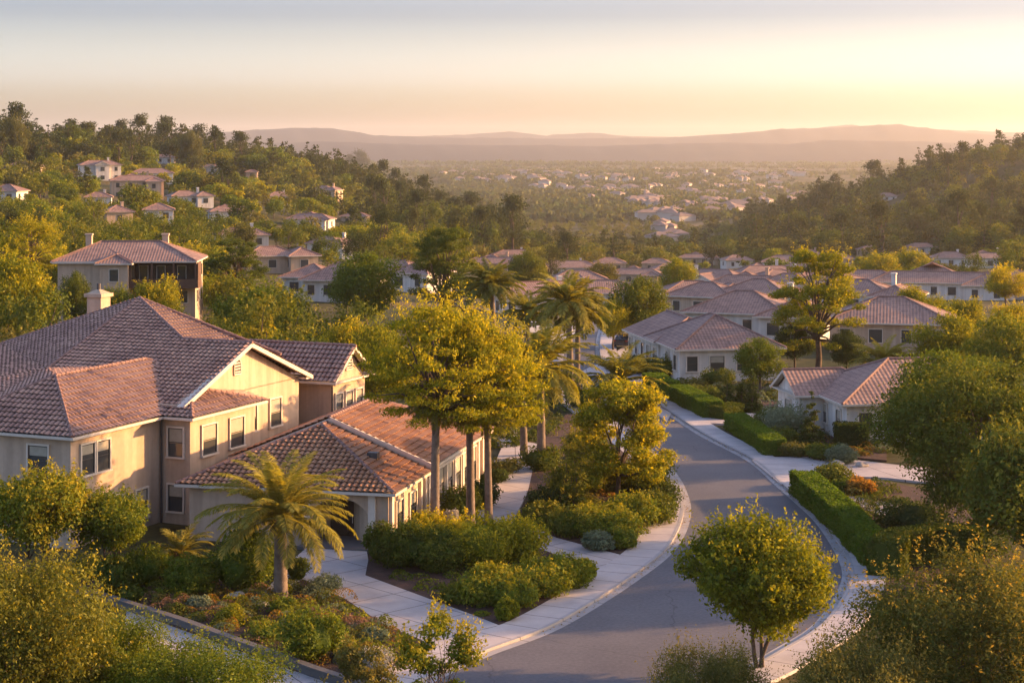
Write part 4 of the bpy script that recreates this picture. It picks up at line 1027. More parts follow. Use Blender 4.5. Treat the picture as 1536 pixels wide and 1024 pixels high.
# label, short reference, u, v of the base, width, depth, yaw, storeys, plan
HL = [
 ('white house under tall pines at the far left of the hillcrest', 'far left hillcrest house', 40, 262, 14, 9, -12, 1, 1),
 ('bright cream house with hip roof on the hillcrest, second from the left', 'bright hillcrest house', 150, 271, 15, 9, 22, 2, 2),
 ('long white house behind the bright cream hillcrest house', 'long house behind the bright hillcrest house', 228, 273, 16, 8, 10, 1, 0),
 ('two storey house with terrace just below the bright cream hillcrest house', 'terrace house below the hillcrest', 205, 297, 17, 10, 15, 2, 4),
 ('flat looking white house among round trees on the hilltop', 'hilltop house among round trees', 242, 246, 13, 7, 0, 1, 0),
 ('white house with arched front right of the large hilltop tree', 'arched hilltop house', 322, 262, 14, 8, -8, 1, 2),
 ('little white outbuilding right of the arched hilltop house', 'little white outbuilding', 378, 268, 6, 5, 0, 1, 0),
 ('pink roofed house halfway down the left slope', 'pink roofed house', 285, 310, 13, 8, 25, 1, 1),
 ('house with pale walls below the pink roofed house', 'pale house below the pink roof', 345, 334, 13, 9, 18, 1, 4),
 ('white house with brown roof on the right shoulder of the hill', 'shoulder house', 490, 304, 13, 9, -20, 2, 1),
 ('wide white house below the shoulder house', 'wide white house', 468, 344, 14, 10, -12, 1, 4),
 ('small house with orange lit roof between pines left of the shoulder house', 'orange lit small house', 418, 306, 10, 7, 20, 1, 0),
 ('small house right of the wide white house', 'small house by the wide white house', 533, 338, 10, 7, -10, 1, 0),
 ('house with red roof in the trees below the pale house', 'red roofed house in the trees', 362, 372, 12, 8, 15, 1, 1),
 ('white house with tall narrow walls in the trees on the left slope', 'tall narrow house', 238, 347, 8, 7, 10, 2, 0),
 ('narrow white house at the left above the timber balcony house', 'narrow white house', 175, 352, 7, 7, 25, 2, 0),
 ('partly hidden cream house at the left edge of the slope', 'hidden cream house', 12, 305, 9, 8, -10, 1, 0),
 ('small pale house left of the terrace house', 'small pale house by the terrace', 148, 313, 8, 6, 10, 1, 0),
 ('brown roofed house left of the white grey roofed house', 'brown roofed house', 418, 412, 11, 8, 20, 1, 1),
 ('house with orange edged roof below the wide white house', 'orange edged house', 500, 386, 12, 8, -30, 1, 1),
 ('roof between the two large trees at the left of the street', 'roof between the large trees', 600, 436, 15, 9, -30, 1, 1),
 ('house with pinkish roof left of the dark round tree', 'pinkish roofed house', 742, 412, 15, 9, -5, 1, 4),
 ('white gabled house facing the camera above the street', 'white gabled house', 868, 443, 13, 11, 3, 1, 2),
 ('long tiled house behind the white gabled house', 'long tiled house', 852, 416, 20, 9, 0, 1, 0),
 ('house with twin hips right of the white gabled house', 'twin hipped house', 955, 425, 16, 10, -10, 1, 4),
 ('house with shaded pale wall left of the palms', 'house left of the palms', 812, 475, 13, 8, 20, 1, 0),
 ('low purple brown roof behind the tall feather palm', 'low purple roof', 885, 468, 14, 8, 0, 1, 0),
 ('farthest white house at the valley edge of the estate', 'valley edge house', 1048, 398, 16, 9, -6, 1, 4),
 ('tiled house with cream gable below the valley edge house', 'cream gabled house', 1070, 440, 15, 11, -35, 1, 2),
 ('house with many small roofs right of the cream gabled house', 'many roofed house', 1148, 425, 17, 11, 10, 1, 4),
 ('dark roofed house with bright chimney behind the white corner house', 'dark roofed chimney house', 1100, 478, 15, 11, -25, 1, 3),
 ('large hip roofed house directly behind the white corner house', 'large hipped house behind the corner', 1140, 512, 14, 12, -20, 1, 1),
 ('reddish roofed house left of the large hipped house', 'reddish roofed house', 1058, 470, 12, 9, 5, 1, 1),
 ('brown roofed house in the middle of the roof cluster', 'middle cluster house', 1125, 450, 15, 10, -15, 1, 4),
 ('house at the back of the roof cluster touching the forest', 'back cluster house', 1175, 408, 13, 9, -10, 1, 0),
 ('white house right of the layered tree', 'white house by the layered tree', 1308, 477, 12, 10, -25, 1, 1),
 ('very large dark tiled roof on the right behind the small palm', 'large dark roof', 1337, 530, 11.5, 11, -12, 1, 0),
 ('tiled house behind the layered tree', 'house behind the layered tree', 1215, 455, 14, 10, -25, 1, 3),
 ('long pale house with wide tiled roof at the right', 'long pale house', 1415, 450, 21, 11, -14, 1, 4),
 ('white house high above the roofs at the foot of the forest', 'forest foot house', 1312, 386, 13, 9, 5, 1, 1),
 ('white house right of the forest foot house beside trees', 'second forest foot house', 1382, 382, 12, 7, -5, 1, 0),
 ('pale house at the far right below the forest slope', 'far right house', 1482, 402, 14, 9, -5, 1, 4),
 ('small white house half hidden left of the forest foot house', 'half hidden white house', 1262, 400, 9, 7, 0, 1, 0),
 ('white walled house with low roof at the right edge', 'right edge house', 1530, 450, 14, 10, -10, 1, 1),
 ('house on the open grassy ledge of the forest slope', 'ledge house', 1330, 302, 12, 8, -10, 1, 0),
 ('small house at the foot of the forest in the centre', 'centre forest house', 1215, 395, 10, 8, 0, 1, 0),
 ('small house between the valley edge house and the forest', 'house by the valley edge', 1105, 402, 11, 8, 10, 1, 0),
 ('low brown roofed house left of the cream gabled house', 'low house by the cream gable', 1032, 436, 11, 8, 12, 1, 1),
 ('little roof tucked between the twin hipped house and the broad dark tree', 'little tucked roof', 985, 408, 10, 7, -8, 1, 0),
 ('brown roofed house behind the middle cluster house', 'house behind the middle cluster', 1178, 438, 12, 8, 18, 1, 1),
 ('hip roofed house left of the layered tree top', 'house left of the layered tree', 1200, 422, 12, 8, -20, 1, 0),
 ('small brown roofed house just right of the layered tree top', 'small house right of the layered tree', 1262, 432, 11, 8, 5, 1, 1),
 ('low tiled house under the pair crowned golden tree', 'house under the pair crowned tree', 1300, 448, 11, 8, -12, 1, 0),
 ('long low roof behind the pinkish roofed house', 'long low roof', 770, 396, 14, 7, 5, 1, 0),
 ('small house left of the twin hipped house', 'small house by the twin hips', 915, 408, 11, 8, 0, 1, 0),
 ('brown roofed house between the long pale house and the forest', 'house below the right forest', 1425, 400, 12, 8, -8, 1, 0),
 ('tiled house at the left end of the estate roofs', 'estate end house', 1010, 418, 13, 9, 8, 1, 1),
]
REFS = []
for i, (lb, ref, u, v, W, D, yw, fl, pl) in enumerate(HL):
    x, y, z = G(u, v); y += D * .45; z = float(tz((u - 768) * y / F, y)) + .4; x = (u - 768) * y / F
    e = (2.7 if y < 330 else 2.4) + 2.1 * (fl - 1); W *= 1.18 if y < 330 else .98
    house(lb, (x, y, z), math.radians(yw), simple(W, D, e, fl, pl), wall='stucco_white' if i % 3 else 'stucco', detail=1 if y < 330 else 0, step=2.6 if y < 500 else 3.2,
          chim=((W * .2, D * .1, e + D * .21 + .55, .3),) if i % 2 else ())
    h = HOUSES[-1]; REFS.append(((h['u0'] + h['u1']) / 2, (h['v0'] + h['v1']) / 2, ref, y))
# town on the valley floor
M['town_wall'] = noisy('town_wall', [(.3, (.34, .29, .25)), (.7, (.52, .46, .4))], .02, .9)
M['town_roof'] = noisy('town_roof', [(.3, (.16, .11, .09)), (.7, (.3, .2, .16))], .05, .9)
rng = np.random.default_rng(77); protos = []
for k in range(6):
    mb = MB(); W, D, H = 12 + 6 * rng.random(), 9 + 5 * rng.random(), 3.2 + 2.8 * (k % 2); 
    def hip(x0, x1, y0, y1, H):
        mb.prism([(x0, y0), (x1, y0), (x1, y1), (x0, y1)], -2, H, 0)
        o_ = .6; hf = (y1 - y0) / 2 + o_; A = [(x0 - o_, y0 - o_, H), (x1 + o_, y0 - o_, H), (x1 + o_, y1 + o_, H), (x0 - o_, y1 + o_, H)]; a, b_ = (x0 - o_ + hf, (y0 + y1) / 2, H + hf * .4), (x1 + o_ - hf, (y0 + y1) / 2, H + hf * .4)
        if b_[0] < a[0]: a = b_ = ((x0 + x1) / 2, (y0 + y1) / 2, H + hf * .4)
        mb.poly([A[0], A[1], b_, a], 1); mb.poly([A[2], A[3], a, b_], 1); mb.poly([A[1], A[2], b_], 1); mb.poly([A[3], A[0], a], 1); mb.poly(A[::-1], 0)
    hip(-W / 2, W / 2, -D / 2, D / 2, H)
    if k % 3: hip(-W * .1, W * .65, -D * .9, -D * .1, H - .4)
    o = mb.build('valley_house', [M['town_wall'], M['town_roof']]); protos.append(o.data); bpy.data.objects.remove(o)
TOWN = []
cl = [(u_, v_, su, sv, n_) for u_, v_, su, sv, n_ in ((870, 286, 80, 9, 34), (970, 300, 75, 14, 44), (1060, 306, 65, 12, 34), (1120, 288, 80, 9, 26), (1180, 300, 40, 9, 14), (900, 266, 160, 7, 34), (1060, 264, 120, 7, 22),
      (1150, 262, 60, 3, 12), (760, 272, 50, 3, 16), (1000, 330, 40, 6, 12), (990, 352, 22, 6, 7), (1080, 320, 40, 4, 8), (820, 262, 60, 4, 16), (700, 262, 40, 3, 8))]
for cu, cv, su, sv, n_ in cl:
    for _ in range(n_):
        u = cu + rng.normal() * su * .55; v = cv + rng.normal() * sv * .7
        if v < 250: continue
        x, y, z = G(u, v)
        if y > 5200 or any(abs(a - x) < 16 and abs(b_ - y) < 22 for a, b_ in TOWN): continue
        TOWN.append((x, y)); o = bpy.data.objects.new('valley_house', protos[len(TOWN) % 6]); COL.objects.link(o); o.location = (x, y, z + .6); o.rotation_euler = (0, 0, math.radians(rng.choice([8, -22, 40, 68]) + rng.normal() * 8)); o.scale = (1.1, 1.1, 1.15)
        tag(o, 'small pale house with brown roof in the hazy town on the valley floor', 'house', 'houses of the town on the valley floor')

# parked cars
def car(label, x, y, z, yaw, paint):
    r = root('parked_car', (x, y, z), label, 'car'); ca, sa = math.cos(yaw), math.sin(yaw)
    def T(a, b_, c): return (x + a * ca - b_ * sa, y + a * sa + b_ * ca, z + c)
    def loft(name, secs, mat, parent, taper=0):
        V = []; Fs = []; k = len(secs)
        for a, zl, zh, hw, hw2 in secs: V += [T(a, -hw, zl), T(a, -hw2, zh), T(a, hw2, zh), T(a, hw, zl)]
        for i in range(k - 1):
            for j in range(4): Fs.append((4 * i + j, 4 * i + (j + 1) % 4, 4 * i + 4 + (j + 1) % 4, 4 * i + 4 + j))
        Fs += [(0, 1, 2, 3), (4 * k - 1, 4 * k - 2, 4 * k - 3, 4 * k - 4)]
        o = mesh_obj(name, V, Fs, mat, parent); md = o.modifiers.new('b', 'BEVEL'); md.width = .05; md.segments = 3; return o
    loft('body', [(-2.2, .35, .75, .82, .78), (-2.1, .25, .92, .88, .84), (-1.3, .22, .98, .9, .86), (.8, .22, .96, .9, .86), (1.9, .25, .82, .88, .82), (2.2, .35, .65, .8, .75)], paint, r)
    loft('cabin_windows', [(-1.75, .93, .97, .78, .76), (-1.1, .93, 1.38, .8, .62), (.25, .93, 1.4, .8, .62), (1.05, .93, .97, .8, .78)], M['glass'], r)
    loft('roof_panel', [(-1.15, 1.36, 1.42, .64, .58), (-.4, 1.39, 1.46, .65, .6), (.3, 1.37, 1.43, .64, .58)], paint, r)
    for a in (-1.35, 1.35):
        for s in (-1, 1):
            w_ = MB(); w_.tube([T(a, s * .72, .32), T(a, s * .92, .32)], .32, 18); o = w_.build('wheel', M['sash'], r)
            w_ = MB(); w_.tube([T(a, s * .9, .32), T(a, s * .935, .32)], .19, 12); w_.build('rim', M['white_metal'], o)
    for s in (-1, 1):
        w_ = MB(); w_.box(T(2.12, s * .62, .66), (.1 * ca, .1 * sa, 0), (-.14 * sa, .14 * ca, 0), (0, 0, .06)); w_.build('headlight', M['white_metal'], r)
        w_ = MB(); w_.box(T(-2.13, s * .66, .76), (.08 * ca, .08 * sa, 0), (-.14 * sa, .14 * ca, 0), (0, 0, .07)); w_.build('tail_light', M['car_red'], r)
    HERO_CARS.append((x, y, 4))
HERO_CARS = []
def paint(name, c):
    m, nt, b = newmat(name); b.inputs['Base Color'].default_value = (*c, 1); b.inputs['Roughness'].default_value = .25; b.inputs['Coat Weight'].default_value = .6; M[name] = m
paint('car_dark', (.03, .035, .045)); paint('car_white', (.6, .6, .62)); paint('car_red', (.3, .02, .015))
for u_, v_, yw, pn, lb in ((940, 520, 1.2, 'car_dark', 'dark parked car on the pale drive beside the white corner house'), (799, 503, .5, 'car_white', 'white parked car half hidden by palms left of the upper road')):
    x, y, z = G(u_, v_); car(lb, x, y, z + .1, yw, M[pn])

# ------------------------------------------------------------------ trees close to the camera
tree_proto('street', 'layered', 11, 7.2, 3.4, 1.5, 44000, .17, L['gold'], zsplit=1.9, cr=.24, k=95, nb=22, flat=.5, sprigs=120, trunk_r=.17)
tree_proto('roundtop', 'round', 12, 6.1, 3.05, 1.15, 50000, .15, L['gold'], zsplit=1.3, cr=.27, k=90, nb=26, sprigs=260, stems=3, spread=.35, trunk_r=.17, inner=.35)
tree_proto('bigtree', 'round', 13, 10.6, 5.6, .6, 85000, .17, L['green'], zsplit=1.6, cr=.2, k=170, nb=34, inner=.45, trunk_r=.34, flat=.75, sprigs=200)
tree_proto('wispy', 'layered', 14, 13.2, 4.3, 7.0, 25000, .19, L['gold'], zsplit=7.0, cr=.17, k=130, nb=60, flat=.34, sprigs=420, sprig_len=1.3, trunk_r=.2, aspect=.38, hang=.3, jit=1.1)
tree_proto('layer', 'layered', 15, 12.5, 5.2, 2.6, 42000, .19, L['gold'], zsplit=3.4, cr=.2, k=95, nb=36, flat=.42, sprigs=200, trunk_r=.34)
tree_proto('soft', 'round', 16, 7.2, 3.6, .9, 26000, .19, L['lime'], zsplit=1.4, cr=.3, k=60, nb=16, sprigs=170, inner=.3)
tree_proto('softb', 'round', 17, 8.0, 4.0, 1.2, 26000, .2, L['gold'], zsplit=2.0, cr=.27, k=70, nb=22, sprigs=200, inner=.3, flat=.65)
tree_proto('darkround', 'round', 18, 8.5, 4.3, 1.3, 26000, .21, L['green'], zsplit=2.0, cr=.25, k=80, nb=20, inner=.35)
tree_proto('frontbush', 'round', 19, 7.4, 4.4, .2, 80000, .12, L['olive_gold'], zsplit=1.2, cr=.22, k=130, nb=34, inner=.4, sprigs=420, sprig_len=1.1, stems=3, spread=.5, trunk_r=.16)
tree_proto('tipbush', 'round', 20, 8.6, 4.4, .4, 90000, .12, L['olive_tip'], zsplit=1.4, cr=.22, k=140, nb=50, inner=.4, sprigs=500, sprig_len=1.3, stems=4, spread=.6, trunk_r=.16)
tree_proto('sapling', 'layered', 21, 3.9, 1.75, .5, 8000, .13, L['lime'], zsplit=.6, cr=.24, k=30, nb=28, flat=.7, sprigs=130, sprig_len=.7, stems=3, spread=.3, trunk_r=.07)
tree_proto('multistem', 'round', 22, 5.9, 2.5, 1.7, 26000, .15, L['lime'], zsplit=1.2, cr=.32, k=44, nb=20, inner=.35, sprigs=120, stems=3, spread=.5, trunk_r=.15)
tree_proto('conifer', 'cone', 23, 5.2, 1.5, .2, 12000, .16, L['dark'], zsplit=.3, cr=.4, levels=12, per=9, nb=6)
tree_proto('spear', 'cone', 24, 3.4, .75, .05, 7000, .12, L['dark'], zsplit=.2, cr=.6, levels=12, per=8, nb=3, flat=.7, power=.7)
tree_proto('plume', 'cone', 25, 4.2, 1.9, .2, 16000, .17, L['green'], zsplit=.4, cr=.3, levels=10, per=12, nb=20, aspect=.25, power=.75, sprigs=260, sprig_len=1.0, stems=4, spread=.4, trunk_r=.1)
palm_proto('date', 31, 3.75, .33, .27, 66, 4.5, 92, ll=.62, lw=.05, base_bulge=1.25, mat=L['palm_lush'], lo=84, drp=58)
palm_proto('tall', 32, 7.3, .27, .19, 44, 3.4, 44, ll=.6, lw=.075, curve=.15)
palm_proto('droop', 33, 6.6, .30, .24, 60, 5.0, 56, ll=.75, lw=.085, mat=L['palm_lush'])
palm_proto('far', 34, 8.0, .3, .24, 56, 4.3, 42, ll=.8, lw=.11, mat=L['palm_lush'])
palm_proto('low', 35, 2.2, .3, .26, 52, 4.8, 44, ll=.7, lw=.1, mat=L['palm_lush'])
palm_proto('tiny', 36, 1.0, .16, .12, 34, 1.9, 30, ll=.42, lw=.05)

def at(u, v): x, y, z = P(u, v); return x, y
def T_(key, label, u, v, s=1., cat='tree', name='broadleaf_tree', sz=None, rz=None, mat=None, group=None):
    x, y = at(u, v); return put_tree(key, name, label, cat, x, y, s=s, sz=sz, rz=rz, mat=mat, group=group)
T_('street', 'golden street tree with spreading crown beside the inner kerb of the bend', 928, 758, 1.0, rz=.4)
T_('roundtop', 'round yellow green tree standing over the outer bend of the road', 1140, 1004, 1.02, rz=1.2)
T_('bigtree', 'huge dense dark green tree behind the long clipped hedge', 1472, 812, .96, rz=.3)
T_('darkround', 'leafy tree crown filling the gap between tiled house and huge green tree', 1412, 690, .9, rz=2., mat=L['lime'])
T_('soft', 'bright green bushy tree at the right edge below the huge tree', 1545, 872, 1.1, rz=1., mat=L['green'])
x, y = (768 - 768, 0)
def TX(key, label, u, y, s=1., **k):
    x = (u - 768) * y / F; return put_tree(key, k.pop('name', 'broadleaf_tree'), label, k.pop('cat', 'tree'), x, y, s=s, **k)
TX('tipbush', 'wide olive foreground tree with orange tipped shoots at bottom right', 1468, 66, 1.0, rz=.5, sz=.86)
TX('frontbush', 'low olive foreground tree rising from the bottom edge beside the orange tipped tree', 1288, 62, .6, rz=2.2, sz=.76, mat=L['olive'])
TX('frontbush', 'small grey green foreground shrub tree below the round yellow tree', 1062, 66, .48, rz=1.2, sz=.58, mat=L['olive'])
TX('frontbush', 'tall olive foreground tree filling the bottom left corner', 10, 66, .93, rz=3.0, sz=1.0)
TX('frontbush', 'lower bright foreground bush right of the corner tree at bottom left', 305, 66, .74, rz=4.0, sz=.60, mat=L['lime'])
TX('frontbush', 'low feathery foreground bush under the corner tree at bottom left', 165, 69, .55, rz=5.0, sz=.62, mat=L['lime'])
TX('sapling', 'thin twiggy sapling at the bottom edge by the driveway mouth', 655, 70, 1.0, rz=.0)
TX('sapling', 'small pale sapling rooted left of the twiggy one at the bottom edge', 545, 68.5, .85, rz=1.9, mat=L['olive'])
T_('multistem', 'multi stemmed small tree against the shaded left wall of the villa', 58, 885, 1.05, rz=.8, sz=1.0)
T_('multistem', 'leafy small tree between the multi stemmed tree and the villa corner', 168, 876, .8, rz=2.8)
x, y = at(421, 897); put_palm('date', 'feathery date palm with thick trunk in front of the arched entry', x, y, rz=2.2)
# tall trunks with feathery golden crowns beside the low wing
for i, (u, v, s, lb) in enumerate(((652, 812, 1., 'leftmost tall bare trunked tree with feathery golden crown by the low wing'),
                           (706, 803, .93, 'middle tall bare trunked tree with golden crown by the low wing'),
                           (733, 792, .85, 'rightmost tall bare trunked tree with golden crown by the low wing'))):
    x, y = at(u, v)
    r = root('tall_tree', (x, y, 0.1), lb, 'tree', 'tall bare trunked trees beside the low wing')
    p = PROTO['tall']
    if 'cm' not in p:
        V, Fq = quads_to(p['q']); o = mesh_obj('fronds', V, Fq, p['mat'], attr=p['val']); p['cm'] = o.data; bpy.data.objects.remove(o)
        o = mesh_obj('trunk', p['mb'].V, p['mb'].F, M['palmtrunk'], smooth=True); p['tm'] = o.data; bpy.data.objects.remove(o)
        o = mesh_obj('leaf_bases', p['bs'].V, p['bs'].F, M['boots']); p['bm'] = o.data; bpy.data.objects.remove(o)
    cm, tm = proto_meshes(PROTO['wispy'], M['bark'])
    for nm, me, sc_, dz in (('trunk', p['tm'], 1, 0), ('leaf_bases', p['bm'], 1, 0), ('fronds', p['cm'], .62, 2.7), ('limbs', tm, .96, 0), ('crown', cm, .96, 0)):
        c = bpy.data.objects.new(nm, me); COL.objects.link(c); c.parent = r; c.scale = (sc_,) * 3; c.location = (0, 0, dz); 
        if nm in ('limbs', 'crown'): c.rotation_euler = (0, 0, i * 2.1)
    r.scale = (s, s, s); r.rotation_euler = (0, 0, i * 1.3 + .4)
x, y = at(812, 705); put_palm('droop', 'large drooping golden palm between the driveway and the golden street tree', x, y, rz=.3, sz=1.0)
x, y = at(786, 685); put_palm('droop', 'palm just behind the large drooping palm on the garden walk', x, y, rz=1.9, s=.85)
x, y = at(856, 592); put_palm('far', 'tall feather palm with two toned trunk beside the upper road', x, y, rz=.3, s=1.0, sz=.98)
x, y = at(866, 585); put_palm('far', 'slender palm directly behind the tall feather palm by the upper road', x, y, rz=2.3, s=.85)
x, y = at(932, 612); put_palm('low', 'low broad palm on the verge below the white corner house', x, y, rz=.9)
x, y = at(741, 545); put_palm('far', 'grey green palm rising left of the upper road', x, y, rz=.9, s=.95)
x, y = at(790, 570); put_palm('far', 'pale palm half hidden behind the golden feathery crowns', x, y, rz=2.9, s=.75)
x, y = at(1326, 575); put_palm('low', 'small palm in front of the large dark tiled roof on the right', x, y, rz=.9, s=.8)
x, y = at(265, 868); put_palm('tiny', 'strap leaved green plant against the shaded bay wall', x, y, rz=.9, s=1.15, name='fan_plant')

# mid-distance trees one can point to:  proto, label, u, v of the base, scale
MT = [   # proto, label, u and v of the foot, v of the top, width in photo pixels, leaves
 ('layer', 'tall layered tree with orange edged tiers in front of the tiled roofs', 1227, 560, 376, 155, None),
 ('darkround', 'rounded green tree beside the white corner house', 1140, 592, 508, 84, 'lime'),
 ('conifer', 'dark conifer in front of the tiled house by the big tree', 1217, 672, 586, 46, None),
 ('plume', 'feathery upright dark green shrub tree by the second driveway', 857, 772, 655, 98, None),
 ('soft', 'bright lime tree behind the villa ridge', 393, 540, 424, 150, None),
 ('soft', 'lime tree just right of the villa chimney', 232, 514, 419, 104, 'gold'),
 ('darkround', 'dark leafy tree left of the villa chimney', 114, 510, 404, 56, None),
 ('softb', 'large golden tree at the left edge above the villa roof', 15, 545, 376, 150, None),
 ('wispy', 'feathery golden tree overhanging the far left edge behind the villa', 48, 480, 330, 110, None),
 ('soft', 'yellow green tree behind the rear gable of the villa', 515, 580, 482, 96, 'gold'),
 ('softb', 'golden tree touching the rear gable right of the villa', 568, 640, 478, 110, None),
 ('layer', 'broad green tree between the timber balcony house and the grey roofed house', 353, 462, 360, 106, 'green'),
 ('darkround', 'large dark tree left of the tall palm like tree', 548, 508, 376, 132, 'lime'),
 ('layer', 'big layered tree with palm like top behind the golden crowns', 668, 510, 342, 128, 'green'),
 ('darkround', 'dark round tree behind the grey green palm', 792, 445, 374, 68, 'green'),
 ('softb', 'small round golden tree beside the white gabled house', 902, 440, 392, 56, 'olive'),
 ('softb', 'golden tree behind the tall feather palm', 920, 528, 446, 62, None),
 ('darkround', 'broad dark tree left of the white corner house', 962, 524, 412, 108, 'green'),
 ('darkround', 'tree standing above the broad dark tree left of the tiled roofs', 1016, 462, 384, 68, 'lime'),
 ('softb', 'golden bush tree right of the big dark roof', 1425, 575, 466, 120, None),
 ('soft', 'bright golden tree in front of the long house on the right', 1372, 498, 430, 80, 'gold'),
 ('softb', 'broad golden tree at the right edge above the huge tree', 1510, 605, 468, 130, 'lime'),
 ('softb', 'orange lit tree at the right edge beside the long tiled house', 1508, 465, 396, 70, None),
 ('darkround', 'dense tree at the right edge between two golden trees', 1470, 640, 530, 120, 'lime'),
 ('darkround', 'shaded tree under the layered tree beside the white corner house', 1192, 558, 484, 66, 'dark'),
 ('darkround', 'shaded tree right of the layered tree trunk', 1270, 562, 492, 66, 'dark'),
 ('soft', 'leafy tree behind the drooping palm left of the upper road', 705, 560, 478, 90, 'lime'),
 ('darkround', 'dark green tree in the gap between low wing and drooping palm', 738, 655, 606, 52, 'green'),
 ('softb', 'pair crowned golden tree above the roofs left of the right forest', 1318, 432, 378, 66, None),
 ('soft', 'golden tree right of the pair crowned tree', 1366, 430, 374, 80, 'gold'),
 ('softb', 'green tree at the head of the street', 852, 470, 440, 40, 'olive'),
 ('soft', 'round tree behind the reddish roof at the right', 1250, 396, 362, 44, 'olive'),
 ('softb', 'olive tree between villa and grey roofed house', 320, 452, 402, 50, 'lime'),
 ('darkround', 'big rounded tree standing clear on the hillcrest', 286, 259, 194, 46, 'olive'),
 ('softb', 'tall flat topped tree at the left end of the hillcrest', 22, 254, 172, 46, 'olive'),
 ('darkround', 'wide dark tree clump on the hillcrest left of the bright house', 112, 246, 189, 60, 'olive'),
 ('softb', 'open crowned tree on the hillcrest behind the hilltop house', 212, 240, 196, 30, 'olive'),
 ('softb', 'crooked pine like tree at the end of the left ridge', 538, 266, 224, 40, 'pine'),
 ('soft', 'golden tree on the lawn left of the right edge below the long pale house', 1448, 512, 448, 74, 'gold'),
 ('softb', 'yellow tree at the right edge below the long pale house', 1518, 530, 452, 84, None),
 ('soft', 'small lime tree between the large dark roof and the long pale house', 1405, 490, 448, 50, 'lime'),
 ('darkround', 'dark tree behind the layered tree left of the large dark roof', 1262, 500, 440, 50, 'green'),
 ('softb', 'golden tree between cypress trio and white corner house', 1112, 556, 508, 44, 'lime'),
 ('softb', 'golden bush tree below the timber balcony house at its left', 60, 512, 428, 66, 'lime'),
 ('soft', 'small lime tree under the small front roof of the timber balcony house', 172, 514, 428, 64, 'lime'),
 ('darkround', 'dark tree beside the grey roofed house wall', 520, 470, 410, 60, 'green'),
]
HERO = []
for key, lb, u, v, vt, wp, mt in MT:
    x, y, z = G(u, v); nm = {'conifer': 'conifer', 'plume': 'shrub'}.get(key, 'broadleaf_tree'); p = PROTO[key]
    sh = (v - vt) * y / F / (p['H'] * 1.03); sw = wp * y / F / (2.15 * p['R'])
    put_tree(key, nm, lb, 'shrub' if key == 'plume' else 'tree', x, y, s=sw, sz=sh, mat=L[mt] if mt else None); HERO.append((x, y, 3.0 * sw))

# ------------------------------------------------------------------ shrubs, hedges and beds near the villa
def B(label, u, v, w, h, mat, **k):
    x, y = at(u, v); k.setdefault('z', .08); k.setdefault('name', 'shrub'); nm = k.pop('name'); return bush(nm, label, x, y, w, h, L[mat], **k)
B('clipped dark green ball shrub in the front garden left of the palm', 286, 892, 2.5, 1.8, 'lime', n=8000, neat=True, leaf=.11)
B('large round golden green shrub between ball shrub and palm trunk', 360, 886, 3.6, 3.0, 'lime', n=12000, leaf=.13, k=22, sprigs=60)
B('loose dark shrub behind the clipped ball shrub', 218, 880, 2.5, 1.9, 'lime', n=7000, leaf=.12)
B('leafy shrub at the corner of the shaded path by the multi stemmed tree', 172, 892, 1.8, 1.8, 'green', n=5000, leaf=.13)
B('round shrub with orange flowers above the bottom edge of the front garden', 465, 994, 2.9, 2.2, 'lime', n=9000, leaf=.12, sprigs=90)
B('tuft of leaves beside the edging wall below the dark shrub', 196, 905, 1.1, .8, 'green', n=1800, leaf=.13)
B('shrub right of the palm trunk against the entry wall', 447, 872, 1.3, 1.2, 'green', n=2600, leaf=.12)
B('low pale shrub at the top corner of the front garden', 487, 888, 1.7, .8, 'sage', n=3000, leaf=.1)
B('dark climbing shrub at the corner of the low wing', 569, 845, 1.7, 2.2, 'green', n=5000, leaf=.13)
for lb, u, v, w, h, mt in (('small rounded gold shrub at the centre of the front garden', 345, 935, 1.3, .8, 'gold'), ('low silver green mound beside the small gold shrub', 300, 915, 1.3, .6, 'sage'),
  ('small green mound just below the palm trunk', 425, 922, 1.2, .7, 'lime'), ('pinkish flowering mound near the driveway edge of the front garden', 530, 950, 1.5, .65, 'flower'),
  ('pinkish flowering mound between ball shrub and edging wall', 262, 915, 1.2, .55, 'flower'), ('pale mound at the driveway corner of the front garden', 560, 965, 1.3, .6, 'sage'),
  ('green mound left of the orange flowered shrub', 400, 962, 1.5, .8, 'lime'), ('golden mound right of the orange flowered shrub', 515, 985, 1.4, .8, 'gold'), ('pinkish flowering mound above the orange flowered shrub', 470, 935, 1.4, .6, 'flower')):
    B(lb, u, v, w, h, mt, n=2600, leaf=.1, k=9)
